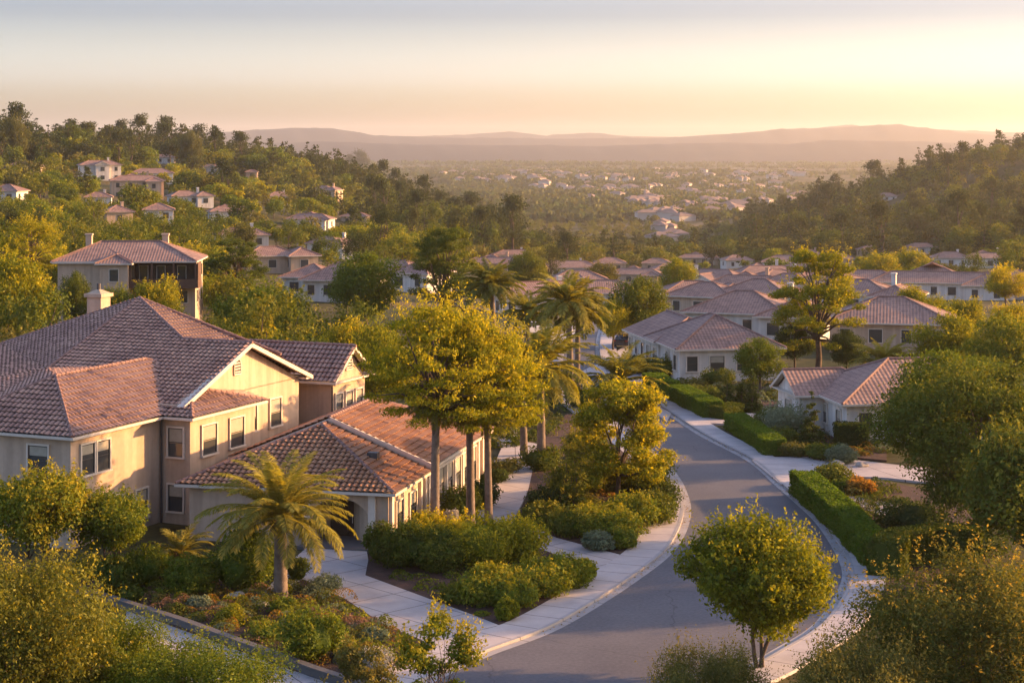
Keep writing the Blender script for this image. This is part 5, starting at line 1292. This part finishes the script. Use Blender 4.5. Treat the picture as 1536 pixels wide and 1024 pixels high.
bed1 = [
 ('dense hedge like shrub nearest the entry in the triangular bed', 612, 852, 3.4, 2.1, 'green', 1.0),
 ('golden topped shrub behind the entry side hedge in the triangular bed', 640, 828, 2.6, 2.0, 'gold', .9),
 ('green shrub below the leftmost tall trunk', 660, 858, 2.8, 2.0, 'green', .9),
 ('large golden shrub below the middle tall trunk', 718, 852, 3.6, 2.6, 'gold', 1.2),
 ('golden rounded shrub at the back of the triangular bed', 778, 842, 3.3, 2.1, 'gold', 1.2),
 ('golden shrub at the roadside corner of the triangular bed', 842, 884, 2.9, 1.5, 'lime', 1.1),
 ('bright green shrub at the road edge of the triangular bed', 800, 893, 3.6, 1.6, 'lime', 1.1),
 ('spreading bright green shrub in the middle of the triangular bed', 735, 905, 3.6, 1.6, 'lime', 1.1),
 ('low bright shrub near the sharp front corner of the triangular bed', 770, 912, 2.4, 1.1, 'lime', .7),
 ('small yellow green tuft at the sharp front corner of the triangular bed', 760, 932, 1.1, .9, 'gold', .4),
 ('low green plant on the driveway side of the triangular bed', 690, 905, 1.8, .7, 'green', .4),
 ('leafy shrub between the golden shrubs of the triangular bed', 690, 835, 2.6, 2.1, 'gold', .8),
 ('shrub between golden shrub and driveway mouth in the triangular bed', 870, 874, 1.6, 1.0, 'lime', .7),
]
for lb, u, v, w, h, mt, q in bed1: B(lb, u, v, w, h, mt, n=int(9000 * q), leaf=.14, k=20, sprigs=70)
B('flowering white shrub against the low wing', 678, 800, 1.3, 1.4, 'white', n=1500, leaf=.11, k=8)
B('green shrub against the low wing behind the leftmost tall trunk', 690, 790, 2.6, 2.3, 'green', n=6000, leaf=.14)
B('shrub by the far end of the low wing', 722, 762, 2.2, 1.7, 'dark', n=4000, leaf=.14)
B('low clipped island shrub with reddish top on the garden walk', 752, 712, 3.2, 1.0, 'olive', n=4500, leaf=.13, d=2)
B('dark shrub on the near side of the garden walk island', 737, 724, 3.0, .8, 'dark', n=4000, leaf=.13, d=2)
B('shrub filling the corner right of the garden walk', 812, 706, 3.0, 1.6, 'green', n=5500, leaf=.15)
bed2 = [
 ('dark low shrub by the second driveway at the edge of the street bed', 812, 790, 2.4, 1.2, 'green', .8),
 ('dark shrub above the first one along the second driveway', 826, 775, 3.0, 1.5, 'dark', .8),
 ('leafy green mound on the left of the street bed', 858, 804, 3.0, 1.4, 'green', .8),
 ('broad bright green mound in the middle of the street bed', 912, 806, 4.2, 1.7, 'lime', 1.3),
 ('bright mound behind the broad one in the street bed', 950, 790, 3.6, 1.7, 'lime', 1.1),
 ('green mound next to the pavement at the inner bend', 983, 785, 2.7, 1.6, 'green', .9),
 ('small neat ball shrub at the front of the street bed', 933, 824, 1.5, 1.1, 'lime', .6),
 ('low sage coloured shrub beside the neat ball', 898, 826, 1.7, .9, 'sage', .5),
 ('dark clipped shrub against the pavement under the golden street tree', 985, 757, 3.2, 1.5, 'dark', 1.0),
 ('green shrub left of the golden street tree trunk', 890, 740, 3.2, 1.7, 'green', 1.),
 ('shaded shrub right of the golden street tree trunk', 950, 736, 3.2, 1.8, 'green', 1.),
 ('low yellowish shrub below the feathery upright shrub', 865, 790, 2.4, 1.0, 'olive', .6),
 ('shrub behind the golden street tree near the kerb', 980, 722, 3.0, 1.6, 'green', .8),
 ('dark round shrub on the verge left of the road', 880, 690, 3.2, 1.8, 'green', .8),
 ('rounded shrub beside the road above the golden street tree', 872, 612, 3.0, 1.8, 'green', .8),
]
for lb, u, v, w, h, mt, q in bed2: B(lb, u, v, w, h, mt, n=int(8500 * q), leaf=.14, k=18, neat='neat' in lb, sprigs=50)
# hedges on the outer side of the road
def HX(label, px, w, h, mat='hedge', seed=1, leaf=.11, dens=330):
    hedge('hedge', label, [P(u, v, 0) for u, v in px], w, h, L[mat], seed=seed, z=.08, leaf=leaf, dens=dens)
HX('long clipped green hedge along the outer bend of the road', [(1203, 742), (1228, 763), (1262, 794), (1293, 828), (1318, 852)], 1.5, 1.45, seed=2, leaf=.12)
HX('thick dark clipped hedge closing the lower end of the long hedge', [(1326, 868), (1345, 850), (1400, 842), (1470, 846)], 1.7, 1.75, mat='green', seed=3, leaf=.13)
HX('short clipped hedge between the two concrete drives', [(1101, 643), (1130, 662), (1163, 685)], 1.6, 1.15, seed=4)
HX('clipped hedge beside the road above the upper drive', [(1016, 601), (1040, 613), (1070, 628)], 1.7, 1.3, seed=5)
HX('farthest clipped hedge beside the road near the low palm', [(978, 582), (1004, 597)], 1.8, 1.3, seed=6)
HX('dark clipped hedge under the windows of the tiled house', [(1254, 672), (1300, 672)], 1.6, 1.7, mat='dark', seed=7)
HX('dark hedge returning from the upper clipped hedge', [(1076, 630), (1105, 624)], 1.4, 1.0, mat='green', seed=8)
for u, v, s, lb in ((1090, 618, 1.0, 'left dark spear shaped cypress above the upper drive'), (1112, 617, .9, 'middle spear shaped cypress above the upper drive'), (1128, 617, 1.05, 'right spear shaped cypress above the upper drive')):
    T_('spear', lb, u, v, s, cat='cypress', name='cypress', sz=s * .95)
rs = [('round shrub in front of the cypress trio', 1072, 612, 2.0, 1.6, 'green'), ('low shrub left of the cypress trio', 1050, 600, 3.0, 1.2, 'green'),
 ('flowering shrub by the porch of the white corner house', 1038, 592, 3., 1.3, 'olive'), ('grey green airy shrub left of the dark conifer', 1175, 655, 4.0, 2.6, 'sage'),
 ('shrub at the foot of the dark conifer', 1232, 690, 3.0, 1.0, 'green'), ('low green shrub behind the short clipped hedge', 1170, 668, 2.5, 1.2, 'green'),
 ('small shrub at the bend of the lower drive', 1190, 684, 2.6, .9, 'olive'), ('round shrub right behind the long hedge top', 1248, 728, 2.6, 1.3, 'green'),
 ('orange flowering plants behind the long hedge', 1285, 742, 2.4, 1.0, 'tip'), ('yellow flowering plants left of the orange ones', 1265, 740, 1.6, .8, 'lime'),
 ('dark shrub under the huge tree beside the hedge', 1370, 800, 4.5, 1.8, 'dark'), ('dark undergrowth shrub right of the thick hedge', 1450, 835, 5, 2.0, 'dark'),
 ('shaded shrub left of the tiled house gable', 1150, 640, 2.6, 1.4, 'green'), ('round shrub under the gable of the tiled house', 1195, 640, 2.6, 1.6, 'dark'),
 ('grey strap leaved plant by the lower drive', 1262, 696, 2.2, 1.2, 'sage'), ('shrub below the windows of the white corner house', 1075, 578, 3.4, 1.5, 'green'),
 ('shrub at the left wall of the white corner house', 998, 566, 3.2, 1.8, 'green'), ('dark shrub on the far verge near the low palm', 960, 560, 4.5, 1.6, 'dark')]
for lb, u, v, w, h, mt in rs: B(lb, u, v, w, h, mt, n=4500, leaf=.16, k=14)
bush('flower_bush', 'white flowering bush at the bottom edge by the driveway mouth', *at(560, 1010), 2.0, 1.0, L['white'], n=1800, leaf=.09, z=.05)

# low mixed planting on the beds
def cover(name, label, px, n, mats, seed, size=.12, hmax=.35, z=.1, mounds=60):
    rng = np.random.default_rng(seed); pts = np.array([P(u, v, 0)[:2] for u, v in px]); lo, hi = pts.min(0), pts.max(0)
    def inside(p):
        c = np.zeros(len(p), bool)
        for i in range(len(pts)):
            a, b_ = pts[i - 1], pts[i]; cond = ((a[1] > p[:, 1]) != (b_[1] > p[:, 1]))
            xx = (b_[0] - a[0]) * (p[:, 1] - a[1]) / (b_[1] - a[1] + 1e-12) + a[0]; c ^= cond & (p[:, 0] < xx)
        return c
    mc = lo + (hi - lo) * rng.random((mounds * 3, 2)); mc = mc[inside(mc)][:mounds]; mr = .3 + .5 * rng.random(len(mc)); mh = hmax * (.5 + rng.random(len(mc))); mm_ = rng.integers(0, len(mats), len(mc))
    i = rng.integers(0, len(mc), n); d = unit(rng.normal(size=(n, 3))); d[:, 2] = np.abs(d[:, 2])
    pos = np.column_stack([mc[i] + d[:, :2] * mr[i][:, None], z + d[:, 2] * mh[i]])
    q = leaf_quads(rng, pos, d, size, .45, .9); V, Fq = quads_to(q)
    o = mesh_obj(name, V, Fq, [L[m_] for m_ in mats], mi=mm_[i], attr=np.clip(rng.normal(.5, .25, n), 0, 1)); tag(o, label, 'ground cover', kind='stuff'); return o
cover('ground_cover', 'mixed low flowering plants covering the front garden bed', [(190, 905), (300, 880), (400, 890), (455, 880), (517, 905), (590, 950), (610, 985), (540, 1020), (440, 990), (330, 950), (240, 925)], 52000, ['flower', 'sage', 'olive', 'lime', 'green', 'gold', 'olive', 'tip'], 3, .1, .42, mounds=190)
cover('ground_cover', 'low green plants on the triangular bed', [(575, 868), (750, 938), (890, 872), (800, 835), (640, 840)], 9000, ['green', 'lime', 'green', 'olive'], 4, .12, .2, mounds=60)
cover('ground_cover', 'low plants on the street bed', [(800, 790), (930, 832), (1000, 765), (1000, 725), (850, 700), (820, 740)], 22000, ['green', 'olive', 'green', 'tip'], 5, .13, .3, mounds=140)
cover('ground_cover', 'low plants on the beds across the road', [(1100, 640), (1330, 645), (1330, 690), (1240, 684), (1180, 682)], 16000, ['green', 'olive', 'sage', 'green', 'tip'], 6, .14, .35, mounds=140)
cover('ground_cover', 'low plants behind the long hedge', [(1210, 722), (1330, 728), (1420, 800), (1330, 830), (1280, 790)], 14000, ['green', 'dark', 'olive'], 7, .14, .4, mounds=120)
cover('ground_cover', 'low plants around the white corner house', [(990, 590), (1000, 570), (1180, 575), (1200, 610), (1085, 615), (1040, 618)], 14000, ['green', 'dark', 'olive', 'sage'], 8, .16, .4, mounds=130)
cover('ground_cover', 'low plants left of the upper road', [(745, 680), (690, 660), (720, 600), (830, 560), (850, 620), (820, 660)], 22000, ['green', 'dark', 'green', 'olive'], 9, .18, .6, mounds=160)
cover('ground_cover', 'low plants at the foot of the villa walls', [(100, 840), (95, 870), (200, 895), (330, 880), (440, 862), (420, 845), (250, 850)], 14000, ['green', 'dark', 'green'], 10, .13, .5, mounds=90)
# stones in the front garden and across the road
for i, (u, v, s) in enumerate(((355, 900, .3), (395, 912, .2), (1256, 700, .35), (1292, 702, .3))):
    rng = np.random.default_rng(i); v_ = IV * np.array([s * 1.4, s, s * .7]) * (1 + .15 * np.sin(IV[:, :1] * 4 + i) + .1 * np.cos(IV[:, 1:2] * 6)); x, y = at(u, v)
    o = mesh_obj('garden_stone', v_ + np.array([x, y, .2]), IF, M['rock'])
    tag(o, ('large pale stone left of the palm trunk', 'smaller pale stone at the foot of the palm', 'pale boulder near the lower drive below the dark conifer', 'pale boulder right of the one by the lower drive')[i], 'stone')

# fallen leaves gathered along the gutters
rng = np.random.default_rng(61); n_ = 2600; i_ = rng.integers(30, 210, n_); sd_ = rng.random(n_) < .5
off_ = np.abs(rng.normal(0, .22, n_)) + .02
pp = np.where(sd_[:, None], LE[i_] + nL[i_] * off_[:, None], RE[i_] - nR[i_] * off_[:, None]) + rng.normal(0, .25, (n_, 2)) * np.array([.3, 1])
q = leaf_quads(rng, np.column_stack([pp, np.full(n_, .035)]), np.tile([0, 0, 1.], (n_, 1)), .09, .6, .25); V, Fq = quads_to(q)
tag(mesh_obj('fallen_leaves', V, Fq, L['tip'], attr=rng.random(n_)), 'dry leaves scattered along the gutters of the road', 'leaves', kind='stuff')

# ------------------------------------------------------------------ trees on the slopes and in the valley
def lod(key, kind, seed, H, R, z0, n, size, mat, **k):
    tree_proto(key, kind, seed, H, R, z0, n, size, mat, nb=k.pop('nb', 8), **k)
for i, (mt, H, R) in enumerate((('lime', 8.5, 4.4), ('green', 9.5, 4.8), ('olive', 8.0, 4.2), ('gold', 7.5, 4.0), ('green', 11, 5.0))):
    lod('leafA%d' % i, 'round' if i != 4 else 'layered', 100 + i, H, R, 1.0, 5200, .36, L[mt], cr=.3, k=34, inner=.35, flat=.75, sprigs=50)
    lod('leafB%d' % i, 'round', 110 + i, H, R, .8, 2000, .58, L[mt], cr=.33, k=20, inner=.35, nb=4)
for i, (mt, H, R) in enumerate((('pine', 15, 4.0), ('pine', 17, 4.6), ('dark', 13, 3.6), ('pine', 12, 5.2))):
    if i == 3: kw = dict(kind='round', k=34, cr=.34, z0=3.5)
    elif i == 1: kw = dict(kind='pine', k=44, cr=.36, z0=2.5)
    else: kw = dict(kind='cone', levels=11, per=9, cr=.38, z0=1.2, power=.75)
    kd = kw.pop('kind'); z0 = kw.pop('z0')
    lod('pineA%d' % i, kd, 120 + i, H, R, z0, 5200, .36, L[mt], **kw)
    lod('pineB%d' % i, kd, 130 + i, H * .92, R * 1.12, z0, 2300, .62, L[mt], **{**kw, 'nb': 4})
def combined(key):
    p = PROTO[key]
    if 'one' not in p:
        V, Fq = quads_to(p['q']); tv = np.array(p['mb'].V); n0 = len(V)
        o = mesh_obj('tree', np.concatenate([V, tv]), Fq.tolist() + [[i + n0 for i in f] for f in p['mb'].F], [p['mat'], M['bark']], mi=[0] * len(Fq) + [1] * len(p['mb'].F), attr=np.concatenate([p['val'], np.zeros(len(p['mb'].F))]))
        p['one'] = o.data; bpy.data.objects.remove(o)
    return p['one']
rng = np.random.default_rng(4242); cand = []
y = 138.0
while y < 1560:
    s = 6.9 + max(0, y - 205) * .0024
    hw = .30 * y
    for x in np.arange(-hw, hw, s):
        xx, yy = x + rng.uniform(-.42, .42) * s, y + rng.uniform(-.42, .42) * s
        u = 768 + F * xx / yy
        if u < -60 or u > 1600: continue
        z = float(tz(xx, yy)); v = HV + F * (CZ - z) / yy
        if yy < 205 and (u > 640 or (xx + 20) ** 2 + (yy - 115) ** 2 < 26 ** 2 or (xx > -12 and yy < 150)): continue
        # kind and how closely they stand
        crest_l = (u < 560) and yy > np.interp(u, [0, 300, 560], [640, 760, 880])
        fl = u < np.interp(yy, [150, 300, 450, 700, 1000], [640, 560, 560, 600, 640])
        forest_r = yy > np.interp(u, [560, 700, 850, 1000, 1100, 1250, 1400, 1560], [640, 600, 560, 700, 640, 620, 600, 560]) and u > 560
        if forest_r:
            dens = .95; pp = .42 if u > 1050 else .6
            if 1330 < u < 1420 and 900 < yy < 1000: dens = .15
            if 1440 < u < 1536 and 900 < yy < 1010: dens = .2
            if 780 < u < 1120 and yy > 820: dens, pp = .6, .1
            if 780 < u < 1140 and yy > 1180: dens = .75
        elif crest_l: dens, pp = .95, .6
        elif fl:
            dens = .92; pp = .12 + .5 * max(0, min(1, (u - 380) / 250)) * (yy > 500)
        else: dens, pp = (.42, .12) if yy > 230 else (.25, .0)
        if yy < 240 and 800 < u < 1000: dens *= .3
        if u > 1290 and yy < 340: dens = .85
        if rng.random() > dens: continue
        if any((xx - a) ** 2 + (yy - b_) ** 2 < r_ ** 2 for a, b_, r_ in HERO + HERO_CARS): continue
        pine = rng.random() < pp; sc_ = rng.uniform(.65, 1.15) + .35 * (rng.random() < .18)
        if crest_l and not pine: sc_ *= 1.15
        if not forest_r and not crest_l: sc_ *= .74
        if forest_r and 780 < u < 1120: sc_ *= .72 if yy < 1150 else .55; pine = rng.random() < .15
        if forest_r and u <= 780: pine = rng.random() < .45
        gold = rng.random() < .5
        ok = True; hh = (14 if pine else 9) * sc_; w_px = 4.2 * sc_ * F / yy; top = v - hh * F / yy
        for h in HOUSES:
            if (xx - h['x']) ** 2 + (yy - h['y']) ** 2 < (h['R'] + 3.2) ** 2: ok = False; break
            near_h = h['y'] < 330
            if yy < h['y'] and u + w_px > h['u0'] and u - w_px < h['u1'] and top < h['v1'] - (h['v1'] - h['v0']) * (.12 if near_h else .48) and v > h['v0']:
                if h['y'] - yy < 300 and rng.random() < (1.1 if near_h else .88): ok = False; break
        if not ok: continue
        cand.append((xx, yy, z, u, v, 'pine' if pine else ('leafy' if gold and not forest_r else 'oak'), sc_, forest_r))
    y += s
cand.sort(key=lambda c: c[1] / c[6])
ORD = ['nearest', 'second nearest', 'third nearest', 'fourth nearest', 'fifth nearest', 'sixth nearest', 'seventh nearest', 'eighth nearest']
cnt = dict(pine=0, leafy=0, oak=0); byref = {}; indiv = []; rest = []
for c in cand:
    lim = 292 if c[5] == 'pine' else 285
    (indiv if cnt[c[5]] < lim else rest).append(c); cnt[c[5]] += 1
lab = {}
for i, c in enumerate(indiv):
    best = min(REFS, key=lambda r: math.hypot(r[0] - c[3], (r[1] - c[4]) * 1.2)); du, dv = c[3] - best[0], c[4] - best[1]
    d = math.hypot(du, dv)
    dr = ('left of' if du < 0 else 'right of') if abs(du) > abs(dv) * 1.2 else ('behind' if dv < 0 else 'in front of')
    byref.setdefault((c[5], dr, best[2]), []).append((d, i))
for (pine, dr, ref), l in byref.items():
    l.sort()
    for k, (d, i) in enumerate(l):
        kind = dict(pine='tall dark pine', leafy='yellow green tree', oak='dark broad tree')[pine]
        if k < 8 and d < 170: lab[i] = ('%s %s %s the %s' % (ORD[k], kind, dr, ref), None)
for i, c in enumerate(indiv):
    xx, yy, z, u, v, pine, sc_, fr = c
    if i in lab: lb = lab[i][0]; grp = dict(pine='pines', leafy='leafy trees', oak='oaks')[pine] + ' on the slopes'
    else:
        zone = 'on the left hillside' if u < 560 else ('in the woods at the centre' if u < 1000 else 'on the forested slope at the right')
        lb = dict(pine='tall dark pine standing in a dense stand ', leafy='yellow green leafy tree in a dense stand ', oak='dark green broad tree in a dense stand ')[pine] + zone; grp = dict(pine='pines ', leafy='leafy trees ', oak='oaks ')[pine] + zone
    near = yy < 330; A = 'A' if yy < 420 else 'B'
    if pine == 'pine': key = 'pine%s%d' % (A, rng.choice([0, 1, 2, 3], p=[.35, .3, .2, .15]))
    else: key = 'leaf%s%d' % (A, rng.choice([0, 3]) if pine == 'leafy' else rng.choice([1, 2, 4]))
    nm = dict(pine='pine_tree', leafy='leafy_tree', oak='oak_tree')[pine]; pine = pine == 'pine'; rz = rng.random() * 6.28
    if near: put_tree(key, nm, lb, 'pine' if pine else 'tree', xx, yy, z=z - .1, s=sc_, rz=rz, group=grp)
    else:
        o = bpy.data.objects.new(nm, combined(key)); COL.objects.link(o); o.location = (xx, yy, z - .1); o.scale = (sc_,) * 3; o.rotation_euler = (0, 0, rz); tag(o, lb, 'pine' if pine else 'tree', grp)
# the rest of the woods as one mass of small clumps
def mass(name, label, trees, protos, mats, seed):
    rng = np.random.default_rng(seed); Vs, Ms, At = [], [], []
    for (xx, yy, z, k, s) in trees:
        q, val, mi_ = protos[k]; a = rng.random() * 6.28; ca, sa = math.cos(a), math.sin(a)
        R_ = np.array([[ca, sa, 0], [-sa, ca, 0], [0, 0, 1]]); Vs.append((q.reshape(-1, 3) @ R_) * s + np.array([xx, yy, z])); Ms.append(np.full(len(q), mi_)); At.append(np.clip(val * .75 + .25 * rng.random(), 0, 1))
    V = np.concatenate(Vs); n = len(V) // 4
    o = mesh_obj(name, V, np.arange(4 * n, dtype=np.int32).reshape(n, 4), mats, mi=np.concatenate(Ms), attr=np.concatenate(At)); tag(o, label, 'woodland', kind='stuff')
mats = [L['pine'], L['green'], L['olive'], L['lime'], L['dark']]; mp = []
for i, (kind, H, R, z0, mi_) in enumerate((('cone', 15, 4.2, 2, 0), ('pine', 16, 4.6, 4, 0), ('round', 9, 4.6, .5, 1), ('round', 8, 4.4, .5, 2), ('round', 8, 4.4, .5, 3), ('cone', 13, 4.2, 2, 4))):
    r_ = np.random.default_rng(200 + i)
    c_ = clumps_cone(r_, R, H, z0, 8, 6, .36, power=.8) if kind == 'cone' else (clumps_pine(r_, R, H, z0, 16, .36) if kind == 'pine' else clumps_round(r_, R, (H - z0) / 2, (H + z0) / 2, 14, .36, inner=.35))
    q, val = cloud(r_, c_, 420, 1.0, .6, shell=.4); mp.append((q, val, mi_))
tr = []
for c in rest:
    k = rng.choice([0, 1, 5], p=[.45, .3, .25]) if c[5] == 'pine' else (4 if c[5] == 'leafy' else rng.choice([2, 3], p=[.6, .4]))
    tr.append((c[0], c[1], c[2] - .2, k, c[6]))
mass('woodland', 'dense mixed woodland covering the far slopes behind the single trees', tr, mp, mats, 9)
# valley floor trees
mv = []
for i in range(4):
    r_ = np.random.default_rng(300 + i); q, val = cloud(r_, clumps_round(r_, 5.5, 3.8, 4.0, 6, .5, inner=.4), 42, 3.2, .75, shell=.4); mv.append((q, val, i % 4))
tr = []
for _ in range(22000):
    d = 1600 + 4700 * rng.random() ** 1.1; u = rng.uniform(-60, 1600); x = (u - 768) / F * d
    if math.sin(x * .006 + 1.1) + math.cos(d * .0045 + x * .002) + rng.normal() * .9 < -.35: continue
    z = float(tz(x, d))
    if d < 5000 and any(abs(a - x) < 8 and -12 < (b_ - d) < 26 for a, b_ in TOWN): continue
    tr.append((x, d, z - .5, rng.integers(0, 4), rng.uniform(.7, 1.5)))
mass('valley_woodland', 'hazy scattered trees of the wide valley floor', tr, mv, [L['green'], L['pine'], L['olive'], L['dark']], 10)
HAZE = 7.6e-5; EXPO = 1.5
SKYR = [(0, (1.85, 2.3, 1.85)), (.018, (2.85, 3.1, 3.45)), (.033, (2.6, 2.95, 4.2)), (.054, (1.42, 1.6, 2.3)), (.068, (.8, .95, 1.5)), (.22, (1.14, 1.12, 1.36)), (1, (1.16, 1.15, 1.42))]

# ------------------------------------------------------------------ camera, sun, sky, air
cam = bpy.data.cameras.new('camera'); co = bpy.data.objects.new('camera', cam); COL.objects.link(co); sc.camera = co
cam.sensor_width = 36; cam.lens = 36 * F / 1536; cam.clip_end = 60000; cam.clip_start = .5
co.location = (0, 0, CZ); co.rotation_euler = (PI / 2, 0, 0); cam.shift_y = -(512 - HV) / 1536
AZ, EL = math.radians(74), math.radians(13.5)
sd = Vector((math.sin(AZ) * math.cos(EL), math.cos(AZ) * math.cos(EL), math.sin(EL)))
sl = bpy.data.lights.new('sun', 'SUN'); sl.energy = 5.0; sl.angle = math.radians(.6); sl.color = (1, .53, .21)
so = bpy.data.objects.new('sun', sl); COL.objects.link(so); so.rotation_euler = (-sd).to_track_quat('-Z', 'Y').to_euler()
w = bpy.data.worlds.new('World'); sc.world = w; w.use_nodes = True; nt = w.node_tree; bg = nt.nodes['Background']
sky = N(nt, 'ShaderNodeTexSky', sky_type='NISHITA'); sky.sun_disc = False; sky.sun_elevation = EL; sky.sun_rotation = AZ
sky.air_density = 1.0; sky.dust_density = 4.5; sky.ozone_density = 1.0; sky.altitude = 50
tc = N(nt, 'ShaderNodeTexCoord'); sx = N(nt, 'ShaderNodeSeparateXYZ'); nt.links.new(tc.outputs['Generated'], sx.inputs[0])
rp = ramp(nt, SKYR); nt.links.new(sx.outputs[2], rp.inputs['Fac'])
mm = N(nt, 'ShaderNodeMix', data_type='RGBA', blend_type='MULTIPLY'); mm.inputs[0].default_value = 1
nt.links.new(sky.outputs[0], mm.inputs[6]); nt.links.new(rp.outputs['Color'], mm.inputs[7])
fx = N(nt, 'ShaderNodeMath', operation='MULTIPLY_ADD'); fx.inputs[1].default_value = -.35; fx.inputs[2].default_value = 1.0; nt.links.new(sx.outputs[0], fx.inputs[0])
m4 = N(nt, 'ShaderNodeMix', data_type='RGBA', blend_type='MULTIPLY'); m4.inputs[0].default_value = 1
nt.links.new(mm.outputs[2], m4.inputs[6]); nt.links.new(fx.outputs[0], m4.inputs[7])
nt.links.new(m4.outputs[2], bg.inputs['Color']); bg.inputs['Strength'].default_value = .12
# the evening air
HZ = MB(); HZ.prism([(-24200, -24300, 0), (24200, -24300, 0), (24200, 24300, 0), (-24200, 24300, 0)], -110, 215)
m = bpy.data.materials.new('evening_haze'); m.use_nodes = True; nt = m.node_tree; nt.nodes.clear(); out = N(nt, 'ShaderNodeOutputMaterial')
pv = N(nt, 'ShaderNodeVolumePrincipled'); pv.inputs['Color'].default_value = (1, .93, .8, 1); pv.inputs['Density'].default_value = HAZE; pv.inputs['Anisotropy'].default_value = .56
nt.links.new(pv.outputs[0], out.inputs['Volume'])
if HAZE: tag(HZ.build('haze', m), kind='stuff')
sc.view_settings.view_transform = 'Standard'; sc.view_settings.look = 'None'; sc.view_settings.exposure = EXPO; sc.view_settings.gamma = 1
sc.cycles.max_bounces = 6; sc.cycles.diffuse_bounces = 3; sc.cycles.transmission_bounces = 3; sc.cycles.glossy_bounces = 2; sc.cycles.volume_bounces = 0
sc.cycles.transparent_max_bounces = 4; sc.cycles.use_denoising = True; sc.cycles.caustics_reflective = False; sc.cycles.caustics_refractive = False
sc.cycles.use_adaptive_sampling = True; sc.cycles.adaptive_threshold = .015; sc.cycles.sample_clamp_indirect = 6
